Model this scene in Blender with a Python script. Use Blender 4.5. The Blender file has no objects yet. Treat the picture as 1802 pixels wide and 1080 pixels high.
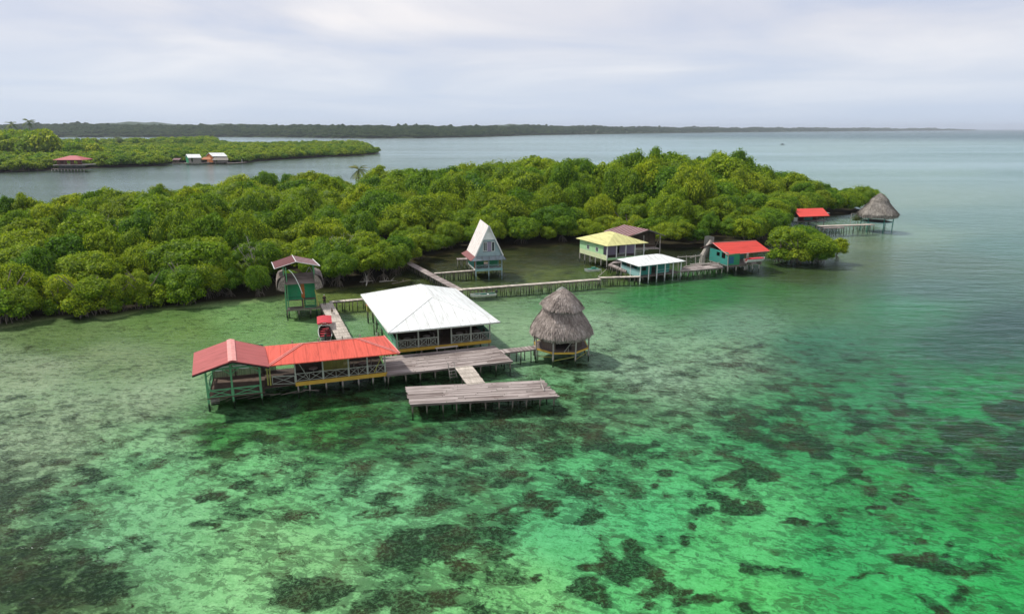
import bpy, math, random
import numpy as np
from mathutils import Vector, Matrix
random.seed(7); RS = np.random.RandomState(11)
scene = bpy.context.scene
# ------------------------------------------------------------------ camera
CAMH = 26.0; FP = 1201.0; TH = math.atan(313 / 1201)
cam_d = bpy.data.cameras.new("camera"); cam = bpy.data.objects.new("camera", cam_d)
scene.collection.objects.link(cam); scene.camera = cam
cam.location = (0, 0, CAMH); cam.rotation_euler = (math.pi / 2 - TH, 0, 0)
cam_d.sensor_width = 36.0; cam_d.lens = 36.0 * FP / 1802
cam_d.clip_start = 0.5; cam_d.clip_end = 60000
# ------------------------------------------------------------------ world, sun, exposure
SUN = Vector((-0.93, 0.30, 0)).normalized(); EL = math.radians(54)
sun_dir = Vector((SUN.x * math.cos(EL), SUN.y * math.cos(EL), math.sin(EL)))
w = bpy.data.worlds.new("World"); scene.world = w; w.use_nodes = True
nt = w.node_tree; nt.nodes.clear()
def WN(t, **k):
    n = nt.nodes.new(t)
    for a, b in k.items(): setattr(n, a, b)
    return n
out = WN('ShaderNodeOutputWorld'); bg = WN('ShaderNodeBackground'); bg.inputs[1].default_value = 0.1
sky = WN('ShaderNodeTexSky', sky_type='NISHITA', sun_disc=False)
sky.sun_elevation = EL; sky.sun_rotation = math.atan2(SUN.x, SUN.y)
tc = WN('ShaderNodeTexCoord'); sep = WN('ShaderNodeSeparateXYZ')
nt.links.new(tc.outputs['Generated'], sep.inputs[0])
zz = WN('ShaderNodeMath', operation='MAXIMUM'); zz.inputs[1].default_value = 0.0
nt.links.new(sep.outputs['Z'], zz.inputs[0])
za = WN('ShaderNodeMath', operation='ADD'); za.inputs[1].default_value = 0.10
nt.links.new(zz.outputs[0], za.inputs[0])
dx = WN('ShaderNodeMath', operation='DIVIDE'); dy = WN('ShaderNodeMath', operation='DIVIDE')
nt.links.new(sep.outputs['X'], dx.inputs[0]); nt.links.new(za.outputs[0], dx.inputs[1])
nt.links.new(sep.outputs['Y'], dy.inputs[0]); nt.links.new(za.outputs[0], dy.inputs[1])
cmb = WN('ShaderNodeCombineXYZ'); nt.links.new(dx.outputs[0], cmb.inputs[0]); nt.links.new(dy.outputs[0], cmb.inputs[1])
cn = WN('ShaderNodeTexNoise'); cn.inputs['Scale'].default_value = 0.5; cn.inputs['Detail'].default_value = 5
cn.inputs['Roughness'].default_value = 0.48; cn.inputs['Distortion'].default_value = 0.5
nt.links.new(cmb.outputs[0], cn.inputs['Vector'])
cr = WN('ShaderNodeValToRGB'); e = cr.color_ramp.elements
e[0].position = 0.36; e[0].color = (5.7, 6.15, 7.5, 1); e[1].position = 0.66; e[1].color = (9.7, 9.2, 9.0, 1)
m = cr.color_ramp.elements.new(0.5); m.color = (7.3, 7.3, 7.9, 1)
nt.links.new(cn.outputs['Fac'], cr.inputs[0])
hz = WN('ShaderNodeMapRange'); hz.inputs['From Min'].default_value = 0.0; hz.inputs['From Max'].default_value = 0.14
nt.links.new(zz.outputs[0], hz.inputs[0])
hm = WN('ShaderNodeMix', data_type='RGBA'); hm.inputs[6].default_value = (5.6, 6.6, 8.2, 1)
nt.links.new(hz.outputs[0], hm.inputs[0]); nt.links.new(cr.outputs[0], hm.inputs[7])
mx = WN('ShaderNodeMix', data_type='RGBA'); mx.inputs[0].default_value = 0.9
nt.links.new(sky.outputs[0], mx.inputs[6]); nt.links.new(hm.outputs[2], mx.inputs[7])
ov = WN('ShaderNodeMapRange'); ov.inputs['From Min'].default_value = .22; ov.inputs['From Max'].default_value = .75; ov.inputs['To Min'].default_value = 1.0; ov.inputs['To Max'].default_value = .9  # dims the sky above the framed band, added to strengthen sun contrast
nt.links.new(zz.outputs[0], ov.inputs[0])
om = WN('ShaderNodeVectorMath', operation='SCALE'); nt.links.new(mx.outputs[2], om.inputs[0]); nt.links.new(ov.outputs[0], om.inputs['Scale'])
nt.links.new(om.outputs[0], bg.inputs[0]); nt.links.new(bg.outputs[0], out.inputs[0])
sl = bpy.data.lights.new("sun", 'SUN'); sl.energy = 3.6; sl.angle = math.radians(3.5); sl.color = (1.0, 0.955, 0.87)
so = bpy.data.objects.new("sun", sl); scene.collection.objects.link(so)
so.rotation_euler = sun_dir.to_track_quat('Z', 'Y').to_euler()
vs = scene.view_settings; vs.view_transform = 'Standard'; vs.look = 'None'; vs.exposure = 0.15; vs.gamma = 1.0
scene.cycles.use_denoising = True
scene.cycles.transparent_max_bounces = 12; scene.cycles.max_bounces = 7; scene.cycles.volume_bounces = 0
# ------------------------------------------------------------------ survey helpers
def at(px, py, z=0.0):
    """where a sight line of the survey photo meets height z (metres)"""
    a = px - 901; b = 540 - py
    d = (a, FP * math.cos(TH) + b * math.sin(TH), -FP * math.sin(TH) + b * math.cos(TH))
    t = (z - CAMH) / d[2]
    return Vector((d[0] * t, d[1] * t, z))
def zat(py, Y):
    b = 540 - py
    return CAMH + Y * (-FP * math.sin(TH) + b * math.cos(TH)) / (FP * math.cos(TH) + b * math.sin(TH))
def proj(x, y, z):
    Y = y * math.cos(TH) - (z - CAMH) * math.sin(TH); U = y * math.sin(TH) + (z - CAMH) * math.cos(TH)
    return (901 + FP * x / Y, 540 - FP * U / Y)
# ------------------------------------------------------------------ mesh builder
COL = scene.collection
class MB:
    def __init__(s): s.v = []; s.f = []; s.a = []
    def add(s, vs, fs, val=None):
        o = len(s.v); val = random.random() if val is None else val
        s.v += [tuple(p) for p in vs]; s.a += [val] * len(vs)
        s.f += [tuple(i + o for i in f) for f in fs]
        return s
    def box(s, c, sz, rz=0, val=None):
        hx, hy, hz_ = sz[0] / 2, sz[1] / 2, sz[2] / 2; cs, sn = math.cos(rz), math.sin(rz)
        vs = []
        for z in (-hz_, hz_):
            for x, y in ((-hx, -hy), (hx, -hy), (hx, hy), (-hx, hy)):
                vs.append((c[0] + x * cs - y * sn, c[1] + x * sn + y * cs, c[2] + z))
        return s.add(vs, [(3, 2, 1, 0), (4, 5, 6, 7), (0, 1, 5, 4), (1, 2, 6, 5), (2, 3, 7, 6), (3, 0, 4, 7)], val)
    def beam(s, p, q, wd, h=None, val=None):
        p, q = Vector(p), Vector(q); h = h or wd; d = (q - p).normalized()
        up = Vector((0, 0, 1)) if abs(d.z) < 0.95 else Vector((0, 1, 0))
        sd = d.cross(up).normalized(); up = sd.cross(d)
        vs = []
        for b in (p, q):
            for i, j in ((-1, -1), (1, -1), (1, 1), (-1, 1)): vs.append(b + sd * (i * wd / 2) + up * (j * h / 2))
        return s.add(vs, [(0, 1, 2, 3), (7, 6, 5, 4), (4, 5, 1, 0), (5, 6, 2, 1), (6, 7, 3, 2), (7, 4, 0, 3)], val)
    def cyl(s, p, q, r0, r1=None, n=8, val=None):
        p, q = Vector(p), Vector(q); r1 = r0 if r1 is None else r1; d = (q - p).normalized()
        a = d.orthogonal().normalized(); b = d.cross(a); vs = []
        for c, r in ((p, r0), (q, r1)):
            for i in range(n):
                t = 2 * math.pi * i / n; vs.append(c + a * (r * math.cos(t)) + b * (r * math.sin(t)))
        fs = [(i, (i + 1) % n, n + (i + 1) % n, n + i) for i in range(n)]
        fs += [tuple(range(n - 1, -1, -1)), tuple(range(n, 2 * n))]
        return s.add(vs, fs, val)
    def tube(s, pts, rs, n=6, val=None):
        for i in range(len(pts) - 1): s.cyl(pts[i], pts[i + 1], rs[i], rs[i + 1], n, val)
        return s
    def slab(s, poly, t, val=None):
        """sheet of thickness t hanging below a 3-D polygon"""
        n = len(poly); vs = [Vector(p) for p in poly] + [Vector(p) - Vector((0, 0, t)) for p in poly]
        nn = (vs[1] - vs[0]).cross(vs[2] - vs[0])
        up = tuple(range(n)); dn = tuple(range(2 * n - 1, n - 1, -1))
        sd = [(i, n + i, n + (i + 1) % n, (i + 1) % n) for i in range(n)]
        if nn.z < 0:
            up = up[::-1]; dn = dn[::-1]; sd = [f[::-1] for f in sd]
        return s.add(vs, [up, dn] + sd, val)
    def wall(s, a, b, z0, z1, t, holes=(), val=None):
        """upright wall from a to b (2-D) with rectangular openings (u0,u1,z0,z1) left out"""
        a, b = Vector(a[:2]), Vector(b[:2]); L = (b - a).length; d = (b - a) / L
        us = sorted({0, L, *[h[0] for h in holes], *[h[1] for h in holes]})
        for i in range(len(us) - 1):
            u0, u1 = us[i], us[i + 1]; um = (u0 + u1) / 2
            spans = [(z0, z1)]
            for h in holes:
                if h[0] < um < h[1]:
                    ns = []
                    for p, q in spans:
                        if h[2] > p: ns.append((p, min(q, h[2])))
                        if h[3] < q: ns.append((max(p, h[3]), q))
                    spans = ns
            for p, q in spans:
                if q - p > 0.01:
                    c = a + d * um
                    s.box((c.x, c.y, (p + q) / 2), (u1 - u0, t, q - p), math.atan2(d.y, d.x), val)
        return s
    def mesh(s, name):
        me = bpy.data.meshes.new(name); me.from_pydata(s.v, [], s.f); me.update()
        at_ = me.attributes.new('v', 'FLOAT', 'POINT'); at_.data.foreach_set('value', np.array(s.a, dtype=np.float32))
        return me
    def build(s, name, mat, parent=None, loc=None, label=None):
        me = s.mesh(name); o = bpy.data.objects.new(name, me); me.materials.append(mat); COL.objects.link(o)
        if parent: o.parent = parent
        if loc is not None: o.location = loc
        if label: o['label'] = label
        return o
def tag(o, label=None, cat=None, group=None, kind=None):
    if label: o['label'] = label
    if cat: o['category'] = cat
    if group: o['group'] = group
    if kind: o['kind'] = kind
    return o
def thing(name, label, cat, loc=(0, 0, 0), rz=0.0, group=None):
    o = bpy.data.objects.new(name, None); COL.objects.link(o); o.empty_display_size = 0.3
    o.location = loc; o.rotation_euler = (0, 0, rz)
    return tag(o, label, cat, group)
def localiser(o):
    mi = (Matrix.Translation(o.location) @ Matrix.Rotation(o.rotation_euler.z, 4, 'Z')).inverted()
    return lambda p: mi @ Vector(p)
def scatter_copies(proto, locs, rots=None):
    for i, l in enumerate(locs):
        c = proto if i == 0 else proto.copy()
        if i: COL.objects.link(c)
        c.location = l
        if rots: c.rotation_euler.z = rots[i]
def posts(parent, name, pts, z0, z1, r, mat, square=False, taper=1.0):
    b = MB()
    if square: b.box((0, 0, (z0 + z1) / 2), (2 * r, 2 * r, z1 - z0))
    else: b.cyl((0, 0, z0), (0, 0, z1), r, r * taper, 8)
    o = b.build(name, mat, parent)
    for i, p in enumerate(pts):
        c = o if i == 0 else o.copy()
        if i: COL.objects.link(c)
        c.location = (p[0], p[1], 0)
        if not square:
            c.rotation_euler = (random.uniform(-.03, .03), random.uniform(-.03, .03), random.uniform(0, 6))
    return o
# ------------------------------------------------------------------ materials
def new_mat(name):
    m = bpy.data.materials.new(name); m.use_nodes = True; t = m.node_tree; t.nodes.clear()
    return m, t
class NG:
    def __init__(s, t): s.t = t
    def n(s, ty, **k):
        x = s.t.nodes.new(ty)
        for a, b in k.items(): setattr(x, a, b)
        return x
    def l(s, a, b): s.t.links.new(a, b)
    def noise(s, vec, scale, detail=4, rough=0.55, dist=0.0):
        x = s.n('ShaderNodeTexNoise'); x.inputs['Scale'].default_value = scale; x.inputs['Detail'].default_value = detail
        x.inputs['Roughness'].default_value = rough; x.inputs['Distortion'].default_value = dist
        s.l(vec, x.inputs['Vector']); return x.outputs['Fac']
    def mapping(s, vec, scale=(1, 1, 1), rot=(0, 0, 0)):
        x = s.n('ShaderNodeMapping'); x.inputs['Scale'].default_value = scale; x.inputs['Rotation'].default_value = rot
        s.l(vec, x.inputs[0]); return x.outputs[0]
    def ramp(s, fac, stops, interp='LINEAR'):
        x = s.n('ShaderNodeValToRGB'); x.color_ramp.interpolation = interp; el = x.color_ramp.elements
        while len(el) < len(stops): el.new(0.5)
        for e_, (p, c) in zip(el, stops): e_.position = p; e_.color = (*c, 1) if len(c) == 3 else c
        s.l(fac, x.inputs[0]); return x.outputs[0]
    def math(s, op, a, b=None, clamp=False):
        x = s.n('ShaderNodeMath', operation=op, use_clamp=clamp)
        for i, y in enumerate((a, b)):
            if y is None: continue
            if isinstance(y, (int, float)): x.inputs[i].default_value = y
            else: s.l(y, x.inputs[i])
        return x.outputs[0]
    def mix(s, fac, a, b, blend='MIX'):
        x = s.n('ShaderNodeMix', data_type='RGBA', blend_type=blend)
        for i, y in ((0, fac), (6, a), (7, b)):
            if isinstance(y, (int, float)): x.inputs[i].default_value = y
            elif isinstance(y, tuple): x.inputs[i].default_value = (*y, 1)
            else: s.l(y, x.inputs[i])
        return x.outputs[2]
    def bump(s, h, strength=0.3, dist=0.05):
        x = s.n('ShaderNodeBump'); x.inputs['Strength'].default_value = strength; x.inputs['Distance'].default_value = dist
        s.l(h, x.inputs['Height']); return x.outputs[0]
    def principled(s, col, rough=0.7, normal=None, spec=0.3, metal=0.0):
        x = s.n('ShaderNodeBsdfPrincipled')
        if isinstance(col, tuple): x.inputs['Base Color'].default_value = (*col, 1)
        else: s.l(col, x.inputs['Base Color'])
        if isinstance(rough, (int, float)): x.inputs['Roughness'].default_value = rough
        else: s.l(rough, x.inputs['Roughness'])
        x.inputs['Specular IOR Level'].default_value = spec; x.inputs['Metallic'].default_value = metal
        if normal is not None: s.l(normal, x.inputs['Normal'])
        o = s.n('ShaderNodeOutputMaterial'); s.l(x.outputs[0], o.inputs[0]); return x
def objc(g): return g.n('ShaderNodeTexCoord').outputs['Object']
def vattr(g, name='v'):
    x = g.n('ShaderNodeAttribute', attribute_name=name); return x
def mul(c, k): return tuple(min(1, x * k) for x in c)
def wood(name, dark, light, stain=None, along=(0.35, 4, 4), stain_amt=0.6):
    m, t = new_mat(name); g = NG(t); v = vattr(g).outputs['Fac']; oc = objc(g)
    c = g.ramp(v, [(0, dark), (1, light)])
    gr = g.noise(g.mapping(oc, along), 2.2, 5, .65)
    c = g.mix(.75, c, g.ramp(gr, [(.3, (.55, .52, .5)), (.7, (1.25, 1.22, 1.22))]), 'MULTIPLY')
    if stain:
        sn = g.noise(g.mapping(oc, (.3, .8, 1)), 0.9, 4, .6)
        c = g.mix(g.math('MULTIPLY', g.ramp(sn, [(.5, (0, 0, 0)), (.68, (1, 1, 1))]), stain_amt), c, stain)
    g.principled(c, .85, g.bump(gr, .35, .02), .2); return m
def algae(m):
    t = m.node_tree; g = NG(t); p = next(n for n in t.nodes if n.type == 'BSDF_PRINCIPLED'); src = p.inputs['Base Color'].links[0].from_socket
    sx = g.n('ShaderNodeSeparateXYZ'); g.l(g.n('ShaderNodeNewGeometry').outputs['Position'], sx.inputs[0])
    mr = g.n('ShaderNodeMapRange'); mr.inputs['From Min'].default_value = .02; mr.inputs['From Max'].default_value = .38; mr.inputs['To Min'].default_value = .93; mr.inputs['To Max'].default_value = 0.0
    g.l(sx.outputs[2], mr.inputs[0]); g.l(g.mix(mr.outputs[0], src, (.022, .045, .018)), p.inputs['Base Color']); return m
def paint(name, col, rough=.6, wear=.3, dirt=(.12, .1, .08), scale=1.5, boards=0.0, spec=.3):
    m, t = new_mat(name); g = NG(t); v = vattr(g).outputs['Fac']; oc = objc(g)
    c = g.mix(.35, col, g.mix(v, mul(col, .7), mul(col, 1.2)))
    n1 = g.noise(oc, scale, 5, .6)
    c = g.mix(g.math('MULTIPLY', g.ramp(n1, [(.45, (0, 0, 0)), (.75, (1, 1, 1))]), wear), c, dirt)
    nm = None
    if boards:
        wv = g.n('ShaderNodeTexWave', bands_direction='Z'); wv.inputs['Scale'].default_value = boards
        g.l(oc, wv.inputs[0]); nm = g.bump(g.ramp(wv.outputs['Fac'], [(0, (0, 0, 0)), (.15, (1, 1, 1))]), .6, .03)
    g.principled(c, rough, nm, spec); return m
def tin(name, col, col2, axis='X', pitch=1.1, wear=.35, rough=.6, stripes=None, fade=.25, spec=.18):
    """painted corrugated roof sheet; ribs run across local axis, sheets differ a little in tone"""
    m, t = new_mat(name); g = NG(t); oc = objc(g); v = vattr(g).outputs['Fac']
    wv = g.n('ShaderNodeTexWave', bands_direction=axis); wv.inputs['Scale'].default_value = pitch; g.l(oc, wv.inputs[0])
    n1 = g.noise(g.mapping(oc, (1, .25, 1) if axis == 'X' else (.25, 1, 1)), .8, 5, .65)
    n2 = g.noise(oc, .22, 3, .5)
    c = g.mix(g.ramp(n1, [(.35, (0, 0, 0)), (.75, (wear, wear, wear))]), col, col2)
    c = g.mix(fade, c, g.ramp(n2, [(.3, mul(col, .78)), (.7, mul(col, 1.15))]))
    if stripes:
        w2 = g.n('ShaderNodeTexWave', bands_direction=axis); w2.inputs['Scale'].default_value = stripes[1]
        w2.inputs['Distortion'].default_value = .6; g.l(oc, w2.inputs[0])
        c = g.mix(g.ramp(w2.outputs['Fac'], [(.62, (0, 0, 0)), (.8, (1, 1, 1))]), c, stripes[0])
    c = g.mix(.5, c, g.ramp(v, [(0, mul(col, .85)), (1, mul(col, 1.05))])) if not stripes else c
    wj = g.n('ShaderNodeTexWave', bands_direction=axis); wj.inputs['Scale'].default_value = .26; g.l(oc, wj.inputs[0])
    jn_ = g.ramp(wj.outputs['Fac'], [(0, (.72, .70, .68)), (.035, (1, 1, 1))])
    st_ = g.noise(g.mapping(oc, (2.4, .22, 1) if axis == 'X' else (.22, 2.4, 1)), 1.3, 5, .7)
    c = g.mix(.8, c, jn_, 'MULTIPLY')
    c = g.mix(1.0, c, g.ramp(st_, [(.32, (.70, .68, .66)), (.50, (.97, .97, .97)), (.68, (1.06, 1.07, 1.08))]), 'MULTIPLY')
    g.principled(c, rough, g.bump(wv.outputs['Fac'], .35, .03), spec); return m
def plain(name, col, rough=.6, spec=.3, metal=0, ns=3.0, amt=.25):
    m, t = new_mat(name); g = NG(t); oc = objc(g); n1 = g.noise(oc, ns, 4)
    c = g.mix(1.0, col, g.ramp(n1, [(.3, (1 - amt,) * 3), (.7, (1 + amt * .4,) * 3)]), 'MULTIPLY')
    g.principled(c, rough, None, spec, metal); return m
def thatch_mat(name, a, b, c3):
    m, t = new_mat(name); g = NG(t); v = vattr(g).outputs['Fac']; oc = objc(g)
    c = g.ramp(v, [(0, a), (.5, b), (1, c3)])
    n1 = g.noise(oc, 1.3, 5, .6)
    c = g.mix(.8, c, g.ramp(n1, [(.3, (.6, .58, .56)), (.7, (1.2, 1.2, 1.2))]), 'MULTIPLY')
    g.principled(c, .95, g.bump(g.noise(oc, 14, 3), .6, .03), .1); return m
M = {}
M['deck'] = wood('weathered_deck', (.19, .163, .152), (.46, .41, .39), (.11, .075, .066))
M['deck_pale'] = wood('pale_walkway', (.36, .33, .285), (.62, .57, .50), (.2, .17, .15), stain_amt=.4)
M['deck_dark'] = wood('dark_boards', (.10, .085, .075), (.2, .17, .155), (.05, .04, .035))
M['pile'] = wood('pile_wood', (.10, .09, .075), (.26, .23, .2), None, (3, 3, .5))
M['pile_pale'] = wood('pale_pile_wood', (.3, .29, .26), (.5, .48, .44), (.12, .11, .1), (3, 3, .5), .5)
for k_ in ('pile', 'pile_pale'): algae(M[k_])
M['post_grey'] = paint('grey_green_post_paint', (.36, .39, .33), .7, .4)
M['post_green'] = algae(paint('green_post_paint', (.09, .30, .14), .6, .35))
M['green_dark'] = paint('green_board_paint', (.02, .25, .11), .6, .3, boards=1.4)
M['green_pale'] = paint('pale_green_boards', (.36, .62, .33), .6, .25, boards=1.4)
M['mint'] = paint('mint_boards', (.20, .47, .34), .6, .3, boards=1.4)
M['teal'] = paint('teal_boards', (.03, .24, .20), .6, .35, boards=1.3)
M['aqua'] = paint('aqua_boards', (.26, .47, .46), .6, .25, boards=1.3)
M['yellow'] = paint('ochre_beam_paint', (.52, .33, .045), .6, .4, (.2, .13, .05))
M['yellow_post'] = paint('yellow_green_paint', (.36, .36, .08), .6, .4)
M['white'] = paint('white_paint', (.72, .74, .72), .5, .25, (.35, .33, .3))
M['skyblue'] = paint('pale_blue_boards', (.31, .42, .45), .6, .45, (.18, .22, .23), boards=1.6)
M['cream'] = paint('cream_boards', (.66, .74, .44), .6, .2, boards=1.2)
M['purple'] = paint('lilac_wall', (.30, .26, .36), .6, .2)
M['orange'] = paint('orange_boards', (.42, .13, .03), .6, .3)
M['red_roof'] = tin('red_roof_sheet', (.64, .11, .075), (.50, .10, .075), wear=.4)
M['red_faded'] = tin('faded_red_roof_sheet', (.40, .105, .10), (.30, .11, .10), 'Y', 1.0, .5, fade=.5)
M['red_bright'] = tin('bright_red_roof_sheet', (.60, .058, .040), (.45, .05, .035), 'Y', .9, .4)
M['red_trim'] = plain('pink_ridge_metal', (.70, .30, .27), .5)
M['white_roof'] = tin('white_roof_sheet', (.74, .77, .76), (.62, .66, .65), wear=.5, rough=.45, fade=.5)
M['white_roof_warm'] = tin('whitewashed_roof_sheet', (.78, .74, .71), (.55, .42, .38), 'Y', 1.2, .6, fade=.3)
M['yellow_roof'] = tin('pale_yellow_roof_sheet', (.58, .57, .25), (.48, .43, .19), wear=.5, fade=.4)
M['rust_roof'] = tin('rusted_roof_sheet', (.12, .03, .03), (.17, .07, .055), 'Y', 1.0, .7, stripes=((.36, .29, .30), .33))
M['maroon_roof'] = tin('maroon_roof_sheet', (.13, .035, .038), (.12, .06, .05), 'Y', 1.2, .6)
M['pink_roof'] = tin('dusty_pink_roof_sheet', (.22, .085, .085), (.20, .11, .10), 'Y', 1.5, .6)
M['slate_roof'] = tin('grey_blue_roof_sheet', (.17, .215, .24), (.28, .31, .31), 'X', 1.5, .8)
M['thatch'] = thatch_mat('palm_thatch', (.15, .125, .11), (.31, .265, .24), (.47, .415, .38))
M['thatch_grey'] = thatch_mat('grey_palm_thatch', (.13, .12, .105), (.27, .25, .225), (.40, .375, .34))
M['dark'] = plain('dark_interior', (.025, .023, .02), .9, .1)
M['interior'] = wood('shaded_interior_boards', (.05, .04, .03), (.12, .09, .07), None, (1, 1, .3))  # the rooms' shade is put into this darker board colour
M['reed'] = wood('reed_screen', (.08, .065, .05), (.2, .16, .13), None, (6, 6, .3))
M['glass'] = plain('window_glass', (.03, .04, .05), .1, .6)
M['lamp'] = plain('white_lamp_shade', (.75, .75, .72), .4)
M['boat_red'] = plain('red_canopy_cloth', (.50, .045, .06), .7)
M['boat_white'] = plain('boat_white_hull', (.62, .63, .6), .4, .5)
M['boat_green'] = plain('boat_green_hull', (.03, .20, .13), .45, .4)
M['boat_dark'] = plain('boat_dark_inside', (.06, .035, .035), .7)
M['motor'] = plain('outboard_cowl', (.03, .03, .035), .4, .5)
M['bark'] = plain('mangrove_bark', (.17, .145, .12), .9, .1)
M['bark_pale'] = plain('bleached_driftwood', (.40, .37, .33), .9, .1)
M['skin'] = plain('skin', (.25, .13, .08), .6)
M['cloth_dark'] = plain('dark_clothing', (.02, .02, .025), .9)
M['cloth_light'] = plain('light_cap', (.6, .58, .55), .8)
M['fur'] = plain('dog_fur', (.10, .07, .05), .95, .1)
M['grey_tin'] = tin('grey_tin_sheet', (.25, .27, .24), (.18, .15, .12), 'X', 1.5, .8)
# ---- foliage
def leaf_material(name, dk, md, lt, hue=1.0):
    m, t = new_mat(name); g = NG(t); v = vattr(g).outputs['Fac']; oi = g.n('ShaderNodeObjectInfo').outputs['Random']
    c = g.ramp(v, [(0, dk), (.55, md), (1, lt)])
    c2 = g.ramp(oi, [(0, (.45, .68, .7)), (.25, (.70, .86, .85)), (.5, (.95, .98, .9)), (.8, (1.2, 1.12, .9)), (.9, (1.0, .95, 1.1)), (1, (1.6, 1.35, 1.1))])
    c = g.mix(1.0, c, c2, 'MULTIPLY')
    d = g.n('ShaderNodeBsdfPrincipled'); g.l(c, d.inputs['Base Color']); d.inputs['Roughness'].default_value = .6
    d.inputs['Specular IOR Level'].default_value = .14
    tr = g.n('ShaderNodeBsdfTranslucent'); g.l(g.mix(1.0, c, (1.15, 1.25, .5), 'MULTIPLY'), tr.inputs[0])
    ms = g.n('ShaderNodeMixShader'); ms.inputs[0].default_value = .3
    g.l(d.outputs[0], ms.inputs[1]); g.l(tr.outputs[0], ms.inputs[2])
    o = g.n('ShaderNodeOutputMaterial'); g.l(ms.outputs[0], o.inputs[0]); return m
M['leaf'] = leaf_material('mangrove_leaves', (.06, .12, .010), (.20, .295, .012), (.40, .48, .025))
M['leaf_far'] = leaf_material('distant_leaves', (.02, .05, .014), (.045, .09, .022), (.08, .13, .03))
M['frond'] = leaf_material('palm_fronds', (.05, .09, .03), (.12, .17, .06), (.25, .28, .12))
# ================================================================== ISLAND OUTLINES
front_px = [(-260, 600), (-120, 585), (0, 574), (60, 562), (120, 558), (190, 556), (260, 543), (330, 538), (420, 531), (490, 524), (560, 510), (620, 506),
            (690, 497), (712, 470), (722, 462), (760, 449), (830, 440), (900, 437), (1000, 428), (1080, 428), (1180, 436), (1270, 432), (1330, 436),
            (1356, 420), (1378, 392), (1430, 384), (1500, 378), (1542, 368)]
back_px = [(1545, 338, 7), (1520, 320, 9), (1480, 303, 11), (1430, 293, 13), (1380, 282, 15), (1300, 272, 16.5), (1200, 268, 17), (1110, 262, 17), (1060, 280, 15),
           (1000, 283, 14), (950, 274, 15), (870, 279, 14), (780, 286, 13), (700, 290, 12), (640, 303, 10), (560, 297, 11), (480, 297, 11.5), (400, 302, 11),
           (320, 312, 11), (250, 318, 11), (150, 324, 10.5), (60, 338, 9), (0, 342, 9), (-120, 345, 9), (-300, 350, 9)]
isl1 = [tuple(at(x, y)[:2]) for x, y in front_px] + [tuple(at(x, y, z)[:2]) for x, y, z in back_px]
f2 = [(-300, 306), (0, 304), (60, 302), (120, 298), (200, 295), (290, 292), (302, 287), (330, 287), (420, 288), (480, 282), (560, 277), (620, 275), (668, 271)]
b2 = [(640, 251, 7), (600, 249, 7), (560, 250, 7), (500, 251, 7), (420, 250, 7), (385, 245, 8), (370, 241.5, 9), (300, 240, 9), (200, 239.5, 10), (100, 239, 10), (0, 239, 10), (-300, 239, 10)]
isl2 = [tuple(at(x, y)[:2]) for x, y in f2] + [tuple(at(x, y, z)[:2]) for x, y, z in b2]
def inside(poly, X, Y):
    X = np.asarray(X, float); Y = np.asarray(Y, float); r = np.zeros(X.shape, bool); n = len(poly)
    for i in range(n):
        x0, y0 = poly[i]; x1, y1 = poly[(i + 1) % n]
        c = ((y0 > Y) != (y1 > Y)) & (X < (x1 - x0) * (Y - y0) / (y1 - y0 + 1e-9) + x0)
        r ^= c
    return r
def edge_dist(poly, X, Y):
    X = np.asarray(X, float); Y = np.asarray(Y, float); best = np.full(X.shape, 1e9); n = len(poly)
    for i in range(n):
        x0, y0 = poly[i]; x1, y1 = poly[(i + 1) % n]; ex, ey = x1 - x0, y1 - y0
        t = np.clip(((X - x0) * ex + (Y - y0) * ey) / (ex * ex + ey * ey + 1e-9), 0, 1)
        best = np.minimum(best, np.hypot(X - x0 - t * ex, Y - y0 - t * ey))
    return best
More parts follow.
